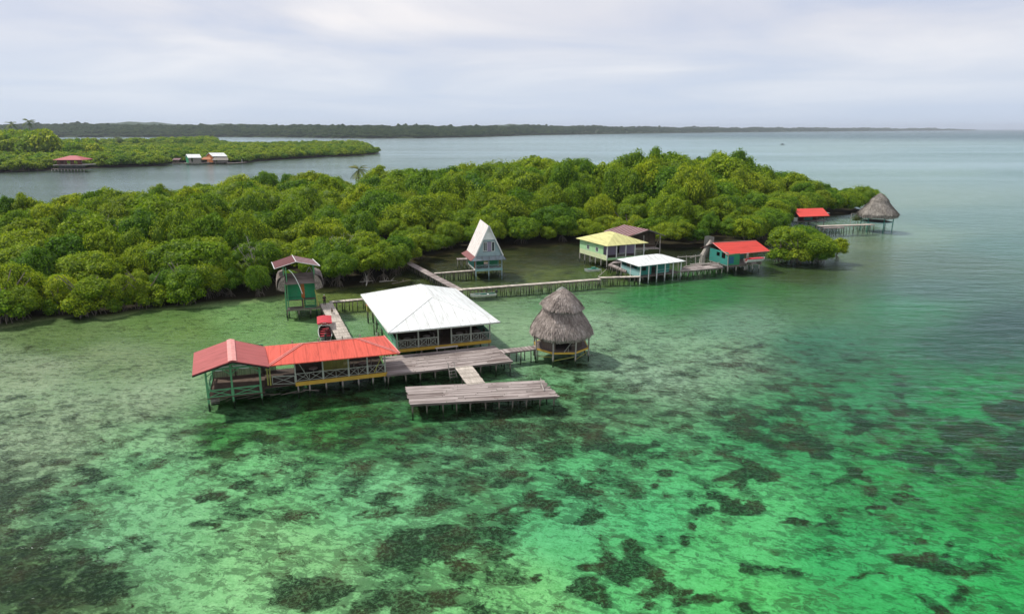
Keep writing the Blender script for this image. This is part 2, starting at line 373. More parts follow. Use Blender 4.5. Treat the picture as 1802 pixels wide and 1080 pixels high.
# ================================================================== SEABED AND GROUND
def lines(core, sp0, far, g):
    a, b = core; L = list(np.arange(a, b, sp0)); s = sp0; v = L[-1]
    while v < far: s *= g; v += s; L.append(v)
    return L
xs = lines((0, 62), .5, 130, 1.015); xs = [x for x in xs] + lines((xs[-1] + 2, xs[-1] + 3), 2, 26000, 1.09)
xs = sorted({-x for x in xs} | set(xs)); xs = np.array(xs)
ys = list(np.arange(-30, 30, 4.0)) + list(np.arange(30, 84, .36)) + list(np.arange(84, 205, .8)); v_ = 205.; s_ = 1.0
while v_ < 30000: ys.append(v_); s_ *= 1.045; v_ += s_
ys = np.array(ys)
X, Y = np.meshgrid(xs, ys); NX, NY = len(xs), len(ys)
GA = [(60, 1040, 112, 152, 104), (200, 900, 120, 185, 132), (300, 820, 115, 180, 128), (100, 700, 142, 170, 136), (40, 760, 140, 168, 134), (60, 640, 140, 162, 128), (200, 620, 128, 154, 110),
      (300, 572, 104, 138, 74), (100, 592, 104, 132, 78), (450, 560, 112, 154, 92), (250, 700, 144, 172, 136), (620, 570, 115, 160, 110), (300, 760, 126, 174, 130),
      (450, 810, 112, 188, 128), (500, 980, 128, 190, 132), (640, 850, 106, 184, 130), (700, 750, 72, 150, 88), (800, 800, 95, 168, 118), (560, 745, 60, 142, 66),
      (380, 760, 62, 140, 66), (900, 1050, 118, 194, 124), (1000, 900, 92, 186, 124), (1100, 820, 84, 176, 116), (1040, 700, 104, 170, 120), (900, 560, 134, 170, 130),
      (1050, 560, 134, 172, 138), (1150, 650, 136, 172, 142), (1250, 620, 126, 164, 134), (1000, 530, 108, 160, 112), (1150, 522, 46, 132, 72), (1250, 510, 40, 128, 66),
      (1350, 500, 66, 118, 64), (1300, 560, 110, 152, 124), (1430, 520, 80, 124, 84), (1450, 600, 64, 130, 104), (1600, 530, 56, 142, 106), (1650, 500, 72, 124, 108),
      (1700, 600, 42, 106, 90), (1780, 560, 36, 92, 82), (1600, 650, 46, 132, 94), (1700, 680, 24, 148, 94), (1500, 700, 56, 142, 98), (1400, 760, 58, 154, 94),
      (1600, 800, 52, 154, 84), (1750, 850, 36, 142, 78), (1500, 950, 58, 178, 104), (1650, 1000, 48, 168, 94), (1780, 1000, 42, 162, 88), (1300, 900, 80, 184, 116),
      (1300, 1050, 80, 178, 100), (1150, 1000, 85, 188, 116), (1150, 900, 80, 182, 116), (900, 470, 74, 80, 34), (760, 460, 66, 62, 26), (1000, 450, 58, 56, 26), (700, 500, 74, 84, 32),
      (640, 530, 112, 130, 56), (880, 490, 95, 114, 52), (1060, 480, 96, 114, 50), (1200, 440, 44, 48, 26), (1300, 430, 36, 40, 22), (960, 480, 98, 112, 52),
      (1400, 480, 66, 84, 40), (1520, 450, 100, 120, 84), (1500, 420, 112, 132, 98), (1600, 400, 118, 148, 124), (1700, 380, 92, 132, 118), (1780, 420, 70, 122, 106),
      (1560, 340, 128, 152, 128), (1700, 300, 118, 150, 132), (1650, 450, 88, 128, 98), (1780, 300, 90, 130, 120), (1200, 252, 105, 130, 122), (1750, 240, 22, 66, 78), (1400, 236, 26, 66, 76), (1780, 232, 16, 50, 64),
      (400, 310, 74, 92, 88), (100, 325, 78, 96, 92), (800, 265, 96, 112, 104), (1000, 250, 100, 122, 112), (600, 246, 80, 98, 92), (1400, 260, 118, 146, 130), (1700, 265, 90, 130, 122)]
def srgb(c): c = np.asarray(c, float) / 255; return np.where(c < .04045, c / 12.92, ((c + .055) / 1.055) ** 2.4)
BASE = np.zeros((NY, NX, 3)); WT = np.zeros((NY, NX))
lY = np.log(np.maximum(Y, 12.)); rX = X / np.maximum(Y, 12.)
ADJ = [[1, 1, 1], [1.06, 1.1, 1.18], [1.15, 1.26, 1.32], [1.24, 1.15, 1.27], [1.18, 1.13, 1.22], [1.14, 1.07, 1.17], [0.99, 0.96, 0.96], [1.08, 1.07, 0.94], [1.07, 1.06, 0.95], [1.21, 1.19, 1.19], [1.08, 1.02, 1.11], [1, 1, 1], [1.48, 1.5, 1.58], [1.23, 1.31, 1.41], [1.58, 1.67, 1.7], [1.48, 1.7, 1.7], [1, 1, 1], [1.57, 1.7, 1.7], [1.38, 1.7, 1.65], [1.12, 1.7, 1.24], [1.23, 1.23, 1.36], [0.94, 1.1, 1.18], [1.07, 1.42, 1.44], [1, 1, 1], [1.07, 1.03, 1.1], [1.07, 1.04, 1.14], [1.16, 1.14, 1.24], [1.2, 1.19, 1.28], [1, 1, 1], [0.6, 1.2, 0.93], [0.5, 1.1, 0.71], [0.76, 1.13, 0.74], [1.0, 1.06, 1.11], [0.87, 1.04, 0.88], [0.6, 0.98, 0.93], [0.5, 0.84, 0.62], [0.5, 0.7, 0.6], [0.5, 0.74, 0.66], [0.5, 0.58, 0.5], [0.5, 0.92, 0.77], [0.5, 1.14, 0.81], [0.58, 1.12, 0.98], [0.87, 1.7, 1.68], [0.75, 1.7, 1.3], [0.5, 1.13, 0.82], [0.61, 0.98, 0.98], [1.0, 1.7, 1.7], [0.53, 1.16, 1.06], [1.7, 1.7, 1.7], [1.01, 1.24, 1.24], [1.41, 1.7, 1.7], [0.9, 1.14, 1.2], [1.02, 0.92, 0.5], [1, 1, 1], [1, 1, 1], [1, 1, 1], [1, 1, 1], [1, 1, 1], [0.89, 1.0, 0.5], [1, 1, 1], [1, 1, 1], [1.21, 1.18, 0.61], [1, 1, 1], [0.83, 0.86, 0.6], [1, 1, 1], [1, 1, 1], [1, 1, 1], [1, 1, 1], [1, 1, 1], [1, 1, 1], [0.5, 0.69, 0.5], [1, 1, 1], [1, 1, 1], [1, 1, 1], [1, 1, 1], [1, 1, 1], [1, 1, 1], [1, 1, 1], [1, 1, 1], [1, 1, 1], [1, 1, 1], [1, 1, 1], [1, 1, 1]]
for (px, py, r, gg, b), adj in zip(GA, ADJ):
    p = at(px, py); d2 = (rX - p.x / p.y) ** 2 + ((lY - math.log(p.y)) * .8) ** 2
    wt = 1 / (d2 + .0012) ** 2; WT += wt; BASE += wt[..., None] * srgb((r, gg, b)) * np.clip(np.array(adj), .7, 1.25) * (1.06, .96, 1.02)
BASE /= WT[..., None]
PAT = [(60, 1030, 120, 42, .8), (190, 1010, 22, 34, .7), (767, 956, 76, 24, 1), (876, 940, 28, 8, 1), (868, 835, 24, 12, .9), (911, 837, 18, 9, .8), (942, 884, 22, 14, .9),
       (911, 901, 14, 9, .9), (962, 905, 18, 8, .8), (685, 893, 19, 14, .8), (1090, 788, 42, 19, .9), (1141, 792, 26, 7, .8), (1148, 850, 17, 8, .9), (1055, 866, 25, 11, .9),
       (1040, 917, 22, 18, .7), (1067, 998, 58, 26, 1), (1145, 983, 34, 22, 1), (1012, 1045, 24, 12, .9), (1164, 1018, 28, 14, .9), (1133, 1068, 34, 14, .9), (911, 995, 11, 14, .8),
       (752, 1053, 28, 14, .8), (833, 1012, 80, 24, .55), (810, 1072, 30, 10, .8), (1317, 831, 34, 16, .9), (1332, 850, 13, 11, 1), (1278, 850, 18, 12, .8), (1301, 886, 17, 16, 1),
       (1254, 808, 16, 6, .9), (1418, 788, 46, 12, .9), (1313, 745, 36, 8, .9), (1488, 831, 24, 13, .9), (1534, 753, 44, 8, .8), (1640, 788, 28, 7, .9), (1640, 815, 25, 12, .7),
       (1507, 897, 22, 9, 1), (1589, 893, 22, 6, .9), (1387, 913, 33, 8, 1), (1550, 1022, 34, 11, 1), (1667, 1006, 84, 9, 1), (1356, 998, 24, 16, .8), (1243, 913, 34, 8, .9),
       (1208, 944, 9, 15, .9), (1655, 1068, 24, 12, .9), (1698, 1045, 16, 9, .8), (1764, 835, 38, 17, .8), (1783, 718, 34, 18, .9), (1706, 757, 74, 18, .7), (1414, 707, 56, 11, .7),
       (1223, 1053, 38, 19, 1), (1344, 1060, 24, 14, .9), (1628, 960, 24, 7, .7), (30, 868, 66, 34, .5), (60, 897, 52, 12, .6), (265, 974, 12, 11, .9), (188, 989, 11, 6, .9),
       (361, 882, 19, 11, .9), (395, 868, 18, 8, .9), (356, 935, 17, 8, .8), (347, 796, 17, 7, .8), (457, 767, 12, 8, .9), (510, 752, 13, 6, .9), (390, 772, 11, 5, .8),
       (433, 839, 32, 12, .6), (500, 897, 17, 11, .7), (173, 844, 20, 8, .7), (520, 1045, 84, 28, .6), (159, 820, 36, 10, .5), (470, 1000, 40, 12, .4), (1500, 860, 40, 10, .5),
       (1560, 720, 60, 8, .5), (1480, 660, 60, 8, .4), (1320, 640, 40, 7, .5), (1050, 760, 60, 9, .4), (680, 720, 20, 8, .3), (970, 790, 30, 8, .5), (740, 845, 20, 6, .5), (560, 870, 25, 7, .5)]
DEN = np.zeros((NY, NX)); DW = np.zeros((NY, NX))
for px, py, d in [(100, 1000, .42), (300, 1000, .27), (600, 1040, .42), (800, 1000, .40), (1000, 960, .22), (1200, 960, .2), (1500, 1000, .24), (1780, 1040, .3), (60, 880, .42), (250, 870, .26),
                  (450, 870, .33), (650, 900, .34), (850, 870, .4), (1050, 840, .36), (1250, 860, .3), (1450, 870, .3), (1750, 880, .3), (100, 760, .33), (350, 760, .34), (600, 780, .42), (850, 760, .45),
                  (1100, 740, .4), (1350, 740, .42), (1550, 760, .36), (1780, 760, .45), (100, 650, .22), (300, 650, .22), (1100, 640, .32), (1300, 660, .36), (1500, 660, .3), (1700, 700, .3),
                  (300, 590, .15), (900, 560, .15), (1250, 560, .2), (1500, 520, .15), (1700, 560, .15), (900, 480, .3), (1600, 380, .1), (600, 560, .15)]:
    p = at(px, py); d2 = (rX - p.x / p.y) ** 2 + ((lY - math.log(p.y)) * .8) ** 2
    wt = 1 / (d2 + .003) ** 2; DW += wt; DEN += wt * d
DEN /= DW
def vnoise(X, Y, s, seed):
    rs = np.random.RandomState(seed); G = rs.rand(256, 256); u = X / s; v = Y / s; iu = np.floor(u).astype(int); iv = np.floor(v).astype(int); fu = u - iu; fv = v - iv
    fu = fu * fu * (3 - 2 * fu); fv = fv * fv * (3 - 2 * fv); g_ = lambda a, b: G[a % 256, b % 256]
    return (g_(iu, iv) * (1 - fu) + g_(iu + 1, iv) * fu) * (1 - fv) + (g_(iu, iv + 1) * (1 - fu) + g_(iu + 1, iv + 1) * fu) * fv - .5
WX = X + 3.2 * vnoise(X, Y, 2.6, 1) + 1.8 * vnoise(X, Y, 1.1, 2); WY = Y + 3.0 * vnoise(X, Y, 2.4, 3) + 1.8 * vnoise(X, Y, 1.0, 4)
FRAG = vnoise(X, Y, 1.5, 5) + .6 * vnoise(X, Y, .8, 6)
for px, py, rx, ry, st in PAT:
    c = at(px, py, -.65); k = c.x / max(c.y, 1)
    a = abs(at(px + rx, py, -.65).x - c.x); b = abs(at(px, py - ry, -.65).y - at(px, py + ry, -.65).y) / 2
    q = ((WX - c.x - (WY - c.y) * k) / a) ** 2 + ((WY - c.y) / b) ** 2
    DEN = np.maximum(DEN, np.minimum(.72, DEN * .6 + st * .50) * np.exp(-np.maximum(q - .3, 0) * .55))
DEN = DEN * .97 + .008 + .20 * FRAG + .10 * vnoise(X, Y, .9, 9)
DEN *= np.clip((260 - Y) / 60, 0, 1)
e1 = edge_dist(isl1, X, Y); i1 = inside(isl1, X, Y); e2 = edge_dist(isl2, X, Y); i2 = inside(isl2, X, Y)
def lump(X, Y, s): return (np.sin(X / s + 1.3 * np.sin(Y / s * .7)) + np.sin(Y / s * 1.3 + 1.1 * np.cos(X / s * .9))) * .5
Z = -.62 - .06 * lump(X, Y, 6) - np.clip((X - 35) / 60, 0, 1.2) * .9
sd1 = np.where(i1, e1, -e1); sd2 = np.where(i2, e2, -e2)
for sd in (sd1, sd2):
    sh = np.clip((sd + 12) / 14, 0, 1)[...]
    Z = Z * (1 - sh) + (.22 + .12 * lump(X, Y, 3)) * sh
Z[Y > 1500] = -1.3
land = np.clip((np.maximum(sd1, sd2) + 1.2) / 2.5, 0, 1)
shore_mud = np.clip(1 - np.abs(np.minimum(sd1, 0)) / 5.0, 0, 1) * (1 - land)  # bed turns to mud colour towards the near island's shore
GC = srgb((62, 58, 38))
BASE = BASE * (1 - .22 * shore_mud[..., None]) + .22 * shore_mud[..., None] * GC
LGAIN = 0.82
GRY = BASE.mean(-1, keepdims=True); BASE = (GRY + (BASE - GRY) * (.84 + .04 * np.clip((X + 10) / 30, 0, 1))[..., None]) * np.array([1.0, 1.0, .92])
BASE = BASE * LGAIN * (1 - land[..., None]) + land[..., None] * np.array([.035, .030, .018])
DEN *= (1 - land)
vv = np.stack([X, Y, Z], -1).reshape(-1, 3)
ii = np.arange(NX * NY).reshape(NY, NX)
ff = np.stack([ii[:-1, :-1], ii[:-1, 1:], ii[1:, 1:], ii[1:, :-1]], -1).reshape(-1, 4)
def fast_mesh(name, v, f):
    me = bpy.data.meshes.new(name); n = len(v); k = f.shape[1]; nf = len(f)
    me.vertices.add(n); me.vertices.foreach_set('co', np.asarray(v, np.float32).ravel())
    me.loops.add(nf * k); me.loops.foreach_set('vertex_index', np.asarray(f, np.int32).ravel())
    me.polygons.add(nf); me.polygons.foreach_set('loop_start', np.arange(0, nf * k, k, dtype=np.int32))
    me.update(calc_edges=True); me.validate(); return me
me = fast_mesh('seabed', vv, ff)
ca = me.attributes.new('Col', 'FLOAT_COLOR', 'POINT')
ca.data.foreach_set('color', np.concatenate([BASE.reshape(-1, 3), np.ones((NX * NY, 1))], 1).astype(np.float32).ravel())
da = me.attributes.new('den', 'FLOAT', 'POINT'); da.data.foreach_set('value', DEN.astype(np.float32).ravel())
me.polygons.foreach_set('use_smooth', np.ones(len(me.polygons), bool))
m, t = new_mat('seabed_sand_and_seagrass'); g = NG(t)
geo = g.n('ShaderNodeNewGeometry').outputs['Position']
base = g.n('ShaderNodeAttribute', attribute_name='Col').outputs['Color']; den = g.n('ShaderNodeAttribute', attribute_name='den').outputs['Fac']
wp = g.mapping(geo, (1, 1, 1), (0, 0, math.radians(20)))
n1 = g.noise(g.mapping(wp, (.55, .8, 1)), .55, 8, .68, .6)
n2 = g.noise(g.mapping(wp, (.6, 1, 1)), 1.5, 8, .80, .8)
n3 = g.noise(geo, 7.0, 3, .6)
nn = g.math('ADD', g.math('MULTIPLY', n1, .40), g.math('MULTIPLY', n2, .60))
lv = g.math('ADD', g.math('MULTIPLY', nn, 1.45), g.math('SUBTRACT', den, 1.095))
mask = g.n('ShaderNodeMapRange', interpolation_type='SMOOTHSTEP'); mask.inputs['From Min'].default_value = -.04; mask.inputs['From Max'].default_value = .10
g.l(lv, mask.inputs[0])
grass = g.ramp(g.noise(geo, .35, 4, .6), [(.3, (.004, .014, .005)), (.48, (.010, .018, .006)), (.62, (.026, .020, .008)), (.75, (.045, .024, .010))])
grass = g.mix(.03, grass, base)
sand = g.mix(1.0, base, g.ramp(g.math('ADD', g.math('MULTIPLY', n2, .6), g.math('MULTIPLY', n3, .4)), [(.34, (.50, .62, .48)), (.50, (1, 1, 1)), (.66, (1.5, 1.34, 1.42))]), 'MULTIPLY')
sand = g.mix(1.0, sand, g.ramp(g.noise(geo, .12, 4, .6), [(.3, (.82, .88, .8)), (.7, (1.16, 1.1, 1.14))]), 'MULTIPLY')
gv = g.n('ShaderNodeMapRange'); gv.inputs['From Min'].default_value = .36; gv.inputs['From Max'].default_value = .52; gv.inputs['To Min'].default_value = .22; gv.inputs['To Max'].default_value = 1.0
g.l(g.noise(geo, 3.4, 6, .78, .6), gv.inputs[0])
mf = g.math('MULTIPLY', mask.outputs[0], gv.outputs[0])
sp1 = g.noise(g.mapping(wp, (.7, 1.1, 1)), 1.5, 8, .78, .6)
spk = g.n('ShaderNodeMapRange', interpolation_type='SMOOTHSTEP'); spk.inputs['From Min'].default_value = .595; spk.inputs['From Max'].default_value = .665
g.l(g.math('ADD', sp1, g.math('MULTIPLY', den, .42)), spk.inputs[0])
sand = g.mix(g.math('MULTIPLY', spk.outputs[0], .80), sand, g.mix(.30, grass, base))
col = g.mix(mf, sand, grass)
g.principled(col, .95, None, .05)
me.materials.append(m)
sb = bpy.data.objects.new('seabed', me); COL.objects.link(sb); sb['kind'] = 'structure'
# ================================================================== WATER
def grid_sheet(name, x0, x1, y0, y1, z):
    return MB().add([(x0, y0, z), (x1, y0, z), (x1, y1, z), (x0, y1, z)], [(0, 1, 2, 3)], .5)
m, t = new_mat('lagoon_water'); g = NG(t)
geo = g.n('ShaderNodeNewGeometry').outputs['Position']
ripR = math.radians(-18)
a1 = g.noise(g.mapping(geo, (.4, 1.4, 1), (0, 0, ripR)), .95, 5, .62, .5)
a2 = g.noise(g.mapping(geo, (.4, 1.1, 1), (0, 0, math.radians(8))), .28, 3, .55)
a3 = g.noise(g.mapping(geo, (.6, 1.4, 1), (0, 0, ripR)), 4.0, 2, .5)
hgt = g.math('ADD', g.math('ADD', g.math('MULTIPLY', a1, .5), g.math('MULTIPLY', a2, 1.2)), g.math('MULTIPLY', a3, .12))
cal = g.noise(g.mapping(geo, (.12, .9, 1), (0, 0, math.radians(4))), .012, 5, .6, .8)      # calmer and rougher bands of water
st = g.n('ShaderNodeMapRange'); st.inputs['From Min'].default_value = .35; st.inputs['From Max'].default_value = .65
st.inputs['To Min'].default_value = .25; st.inputs['To Max'].default_value = 1.0; g.l(cal, st.inputs[0])
bp = g.n('ShaderNodeBump'); bp.inputs['Distance'].default_value = .36; g.l(hgt, bp.inputs['Height']); g.l(st.outputs[0], bp.inputs['Strength'])
fr = g.n('ShaderNodeFresnel'); fr.inputs['IOR'].default_value = 1.33; g.l(bp.outputs[0], fr.inputs['Normal'])
gl = g.n('ShaderNodeBsdfGlossy'); gl.inputs['Roughness'].default_value = .13; g.l(bp.outputs[0], gl.inputs['Normal'])
gl.inputs['Color'].default_value = (.84, .97, .98, 1)
trn = g.n('ShaderNodeBsdfTransparent'); trn.inputs[0].default_value = (.90, .97, .93, 1)
ms = g.n('ShaderNodeMixShader'); sxy = g.n('ShaderNodeSeparateXYZ'); g.l(geo, sxy.inputs[0])
off = g.n('ShaderNodeMapRange', interpolation_type='SMOOTHSTEP'); off.inputs['From Min'].default_value = 350; off.inputs['From Max'].default_value = 2600; g.l(sxy.outputs[1], off.inputs[0])
sid = g.n('ShaderNodeMapRange', interpolation_type='SMOOTHSTEP'); sid.inputs['From Min'].default_value = -100; sid.inputs['From Max'].default_value = 700; g.l(sxy.outputs[0], sid.inputs[0])
offshore_refl = g.math('SUBTRACT', 1.0, g.math('MULTIPLY', g.math('MULTIPLY', off.outputs[0], sid.outputs[0]), .52))      # sky reflection weakened by position over open water, in place of windblown ripples
g.l(g.math('MULTIPLY', g.math('MULTIPLY', fr.outputs[0], g.math('ADD', g.math('MULTIPLY', fr.outputs[0], .85), .28)), offshore_refl, True), ms.inputs[0]); g.l(trn.outputs[0], ms.inputs[1]); g.l(gl.outputs[0], ms.inputs[2])
o = g.n('ShaderNodeOutputMaterial'); g.l(ms.outputs[0], o.inputs[0])
wo = grid_sheet('water', -25000, 25000, -25, 24000, 0).build('water', m); wo['kind'] = 'structure'
# ================================================================== TREES
def crown_mesh(name, seed, R, hb, ht, nl, per, leaf, lob=.36):
    r = np.random.RandomState(seed); V = []; A = []
    cz = (hb + ht) / 2; hz_ = (ht - hb) / 2
    cs = []
    for i in range(nl):
        th = i * 2.39996 + r.uniform(-.35, .35); u = (i + .5) / nl; ph = math.acos(1 - 1.55 * u)      # from the top down to below the equator
        k = r.uniform(.42, .86)
        cs.append((math.cos(th) * math.sin(ph) * R * k, math.sin(th) * math.sin(ph) * R * k, cz + math.cos(ph) * hz_ * r.uniform(.52, .80), R * lob * r.uniform(.7, 1.25), r.uniform(-.14, .14)))
    for cx, cy, c_z, rl, lv in cs:
        n = int(per * (rl / (R * lob)) ** 2)
        d = r.normal(size=(n, 3)); d[:, 2] += .35; d /= np.linalg.norm(d, axis=1)[:, None]
        c = np.array([cx, cy, c_z]) + d * (rl * r.uniform(.72, 1.1, (n, 1))) * np.array([1, 1, .8])
        nr = d + r.normal(size=(n, 3)) * .55 + np.array([0, 0, .25]); nr /= np.linalg.norm(nr, axis=1)[:, None]
        a = np.cross(nr, r.normal(size=(n, 3))); a /= np.linalg.norm(a, axis=1)[:, None]; b = np.cross(nr, a)
        s = leaf * r.uniform(.6, 1.35, (n, 1)); a = a * s * .5; b = b * s * .5 * r.uniform(.5, .9, (n, 1))
        V.append(np.stack([c - a, c - b * .9 + a * .1, c + a, c + b * .9 + a * .1], 1)); A.append(np.repeat(np.clip(r.normal(.5, .17, n) + lv + d[:, 2] * .06, 0, 1), 4))  # upward leaves lighter: a little top light put into the leaf tone
    V = np.concatenate(V); n = len(V); F = np.arange(n * 4).reshape(n, 4); V = V.reshape(-1, 3); A = np.concatenate(A)
    # dark core added in each lobe: inner shade in its colour, blocks see-through sky
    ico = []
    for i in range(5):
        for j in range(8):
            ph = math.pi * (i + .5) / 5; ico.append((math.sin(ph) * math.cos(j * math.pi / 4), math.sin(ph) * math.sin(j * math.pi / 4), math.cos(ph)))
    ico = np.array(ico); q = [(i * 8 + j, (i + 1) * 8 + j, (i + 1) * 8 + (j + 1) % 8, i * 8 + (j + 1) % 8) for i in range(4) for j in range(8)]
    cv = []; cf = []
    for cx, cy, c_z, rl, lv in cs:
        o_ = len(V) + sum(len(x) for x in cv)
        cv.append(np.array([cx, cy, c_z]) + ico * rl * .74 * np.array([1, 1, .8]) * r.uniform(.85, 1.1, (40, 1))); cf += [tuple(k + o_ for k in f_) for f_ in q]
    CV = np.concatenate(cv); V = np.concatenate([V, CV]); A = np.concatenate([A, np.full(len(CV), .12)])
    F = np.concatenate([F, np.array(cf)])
    me = fast_mesh(name, V, F); at_ = me.attributes.new('v', 'FLOAT', 'POINT'); at_.data.foreach_set('value', A.astype(np.float32))
    me.materials.append(M['leaf']); return me
CROWNS = [crown_mesh('crown', 100 + i, [4.6, 3.7, 5.2, 4.2, 4.9, 3.4, 5.5, 4.4, 4.0, 4.8, 3.9][i], [1.0, 1.6, .8, 1.3, 2.2, 1.0, 1.8, .9, 2.4, 1.2, .8][i], [7.6, 8.4, 6.9, 7.6, 7.4, 8.8, 7.0, 7.8, 8.2, 7.3, 7.6][i],
                     [34, 26, 46, 30, 38, 24, 50, 32, 28, 22, 40][i], 250, [.32, .30, .34, .36, .28, .32, .34, .30, .38, .30, .34][i], [.36, .40, .29, .34, .31, .42, .27, .36, .33, .44, .30][i]) for i in range(11)]
LOWCR = [crown_mesh('bush_crown', 200 + i, 2.4, .1, 3.0, 18, 190, .27) for i in range(3)]
FARCR = [crown_mesh('small_crown', 300 + i, 4.6, .4, 7.4, 20, 46, .85) for i in range(4)]
def trunk_mesh(seed, h=4.6, roots=11, spread=2.6):
    r = random.Random(seed); b = MB()
    b.tube([(0, 0, -.1), (r.uniform(-.2, .2), r.uniform(-.2, .2), 1.6), (r.uniform(-.4, .4), r.uniform(-.4, .4), h)], [.16, .14, .09], 7, .5)
    for i in range(5):
        a = r.uniform(0, 6.28); z0 = r.uniform(1.4, 2.8); L = r.uniform(1.6, 3.0)
        b.tube([(0, 0, z0), (math.cos(a) * L * .5, math.sin(a) * L * .5, z0 + 1.0), (math.cos(a) * L, math.sin(a) * L, z0 + 2.4)], [.09, .07, .04], 5, .4)
    for i in range(roots):
        a = i * 6.283 / roots + r.uniform(-.3, .3); L = r.uniform(.8, spread); z0 = r.uniform(.8, 2.1)
        b.tube([(0, 0, z0), (math.cos(a) * L * .6, math.sin(a) * L * .6, z0 * .72), (math.cos(a) * L, math.sin(a) * L, -.6)], [.06, .05, .04], 5, .7)
    me = b.mesh('trunk'); me.materials.append(M['bark']); return me
TRUNKS = [trunk_mesh(i) for i in range(5)]; LOWTR = [trunk_mesh(20 + i, 2.0, 9, 1.6) for i in range(2)]
def plant_tree(name, x, y, z, s, sz, rz, crown, trunk, label, cat, group=None, ob=None):
    r = thing(name, label, cat, (x, y, z), rz, group)
    for nm, me_ in (('trunk', trunk), ('crown', crown)):
        o = bpy.data.objects.new(nm, me_); COL.objects.link(o); o.parent = r; o.scale = (s, s, sz)
    return r
# heights: taller towards the middle of the wood and to the right, following the skyline
bk = [(at(x, y, z).x, at(x, y, z).y, z) for x, y, z in back_px]
def local_top(x, y):
    sw = 0; sh = 0
    for bx, by, bz in bk:
        w_ = 1 / ((x / y - bx / by) ** 2 * 4 + .004); sw += w_; sh += w_ * bz
    return sh / sw
cand = []
b0 = np.array(isl1); x0, x1, y0, y1 = b0[:, 0].min(), b0[:, 0].max(), b0[:, 1].min(), b0[:, 1].max()
yy = y0
while yy < y1:
    sp = 5.9 + min(2.6, max(0, (yy - 110) / 60))
    xx = x0
    while xx < x1:
        cand.append((xx + RS.uniform(-.42, .42) * sp, yy + RS.uniform(-.42, .42) * sp)); xx += sp
    yy += sp * .9
cx_ = np.array([c[0] for c in cand]); cy_ = np.array([c[1] for c in cand])
ok = inside(isl1, cx_, cy_); ed = edge_dist(isl1, cx_, cy_)
trees = []
for x, y, k, e_ in zip(cx_, cy_, ok, ed):
    if not k or e_ < 1.6: continue
    p = proj(x, y, 5)
    if p[0] < -140 or p[0] > 1700: continue
    top = local_top(x, y); fr_ = min(1, e_ / 26)
    near = 1 if y < 150 else max(.0, 1 - (y - 150) / 60)
    h = (5.6 + 1.4 * near * .3) * (1 - fr_) + top * fr_; h = min(h, top) * RS.uniform(.64, 1.12) * (1.06 if RS.uniform() < .08 else 1)
    if e_ < 5: h = min(h, RS.uniform(4.8, 7.0) if x < 60 else RS.uniform(5.5, 8.5))
    trees.append((x, y, h, e_))
# edge row: extra crowns right on the waterline so the shore has no straight hem
n_ = len(isl1)
for i in range(len(front_px) - 1):
    a = np.array(isl1[i]); b = np.array(isl1[i + 1]); L = np.linalg.norm(b - a); k = max(1, int(L / 3.6))
    for j in range(k):
        p = a + (b - a) * ((j + RS.uniform(.1, .9)) / k)
        if proj(p[0], p[1], 3)[0] < -100: continue
        trees.append((p[0] + RS.uniform(-.6, .6), p[1] + 2.0 + RS.uniform(-.9, 1.8), RS.uniform(3.8, 6.4) if p[1] < 160 else RS.uniform(5, 8), 1.0))
def size_of(t_): return t_[2] / t_[1] * (1.5 if t_[3] < 6 else 1)
trees.sort(key=size_of, reverse=True)
ZONES = [((-999, 480), True, "rounded mangrove in the front row left of the green hut, over the olive shallows", "mangroves along the left shoreline"),
         ((480, 730), True, "dark-rooted mangrove at the water's edge between the green hut and the long diagonal jetty", "mangroves beside the green hut"),
         ((730, 1000), True, "tall shady mangrove at the water's edge behind the steep A-frame house", "mangroves behind the A-frame house"),
         ((1000, 1345), True, "mangrove at the water's edge behind the yellow-roofed and red-roofed stilt houses", "mangroves behind the stilt houses"),
         ((1345, 2000), True, "mangrove at the right point of the island, near the small red-roofed shack", "mangroves on the right point"),
         ((-999, 480), False, "domed mangrove inside the wood, left of the green hut", "mangrove crowns in the left of the wood"),
         ((480, 900), False, "bright domed mangrove inside the middle of the wood, left of the A-frame's ridge", "mangrove crowns in the middle of the wood"),
         ((900, 2000), False, "big yellow-green mangrove inside the right half of the wood, behind the stilt houses", "mangrove crowns in the right of the wood")]
NIND = 284
LAND = [(-999, 130, "at the photo's left edge"), (130, 300, "behind the low left-shore bushes"), (300, 470, "left of the green hut"), (470, 600, "behind the green hut"), (600, 730, "near the diagonal jetty's head"),
        (730, 830, "left of the A-frame house"), (830, 960, "right of the A-frame house"), (960, 1090, "behind the yellow-roofed house"), (1090, 1230, "behind the rusty striped roof"),
        (1230, 1360, "behind the red-roofed green hut"), (1360, 3000, "by the small red-roofed shack")]
ORD = ['leftmost', 'second', 'third', 'fourth', 'fifth', 'sixth', 'seventh', 'eighth', 'ninth', 'tenth', 'eleventh', 'twelfth', 'thirteenth', 'fourteenth', 'fifteenth', 'sixteenth', 'seventeenth', 'eighteenth', 'nineteenth', 'twentieth']
cells = {}
for i, (x, y, h, e_) in enumerate(trees[:NIND]):
    px, py = proj(x, y, h * .8)
    for a, b, nm in LAND:
        if a <= px < b: break
    row = 'waterline' if e_ < 5 else ('second' if e_ < 12 else ('third' if e_ < 20 else ('fourth' if e_ < 30 else ('fifth' if e_ < 42 else 'farther'))))
    cells.setdefault((nm, row), []).append((px, i))
TLAB = {}
for (nm, row), l in cells.items():
    l.sort(); rw = {'waterline': 'at the waterline', 'farther': 'deep in the wood'}.get(row, 'in the %s row' % row)
    for k, (px, i) in enumerate(l):
        o_ = ORD[min(k, 19)]; t1 = 'only mangrove' if len(l) == 1 else ('rightmost mangrove' if k == len(l) - 1 else ('leftmost mangrove' if k == 0 else o_ + ' mangrove from the left'))
        TLAB[i] = "%s %s %s" % (t1, rw, nm)
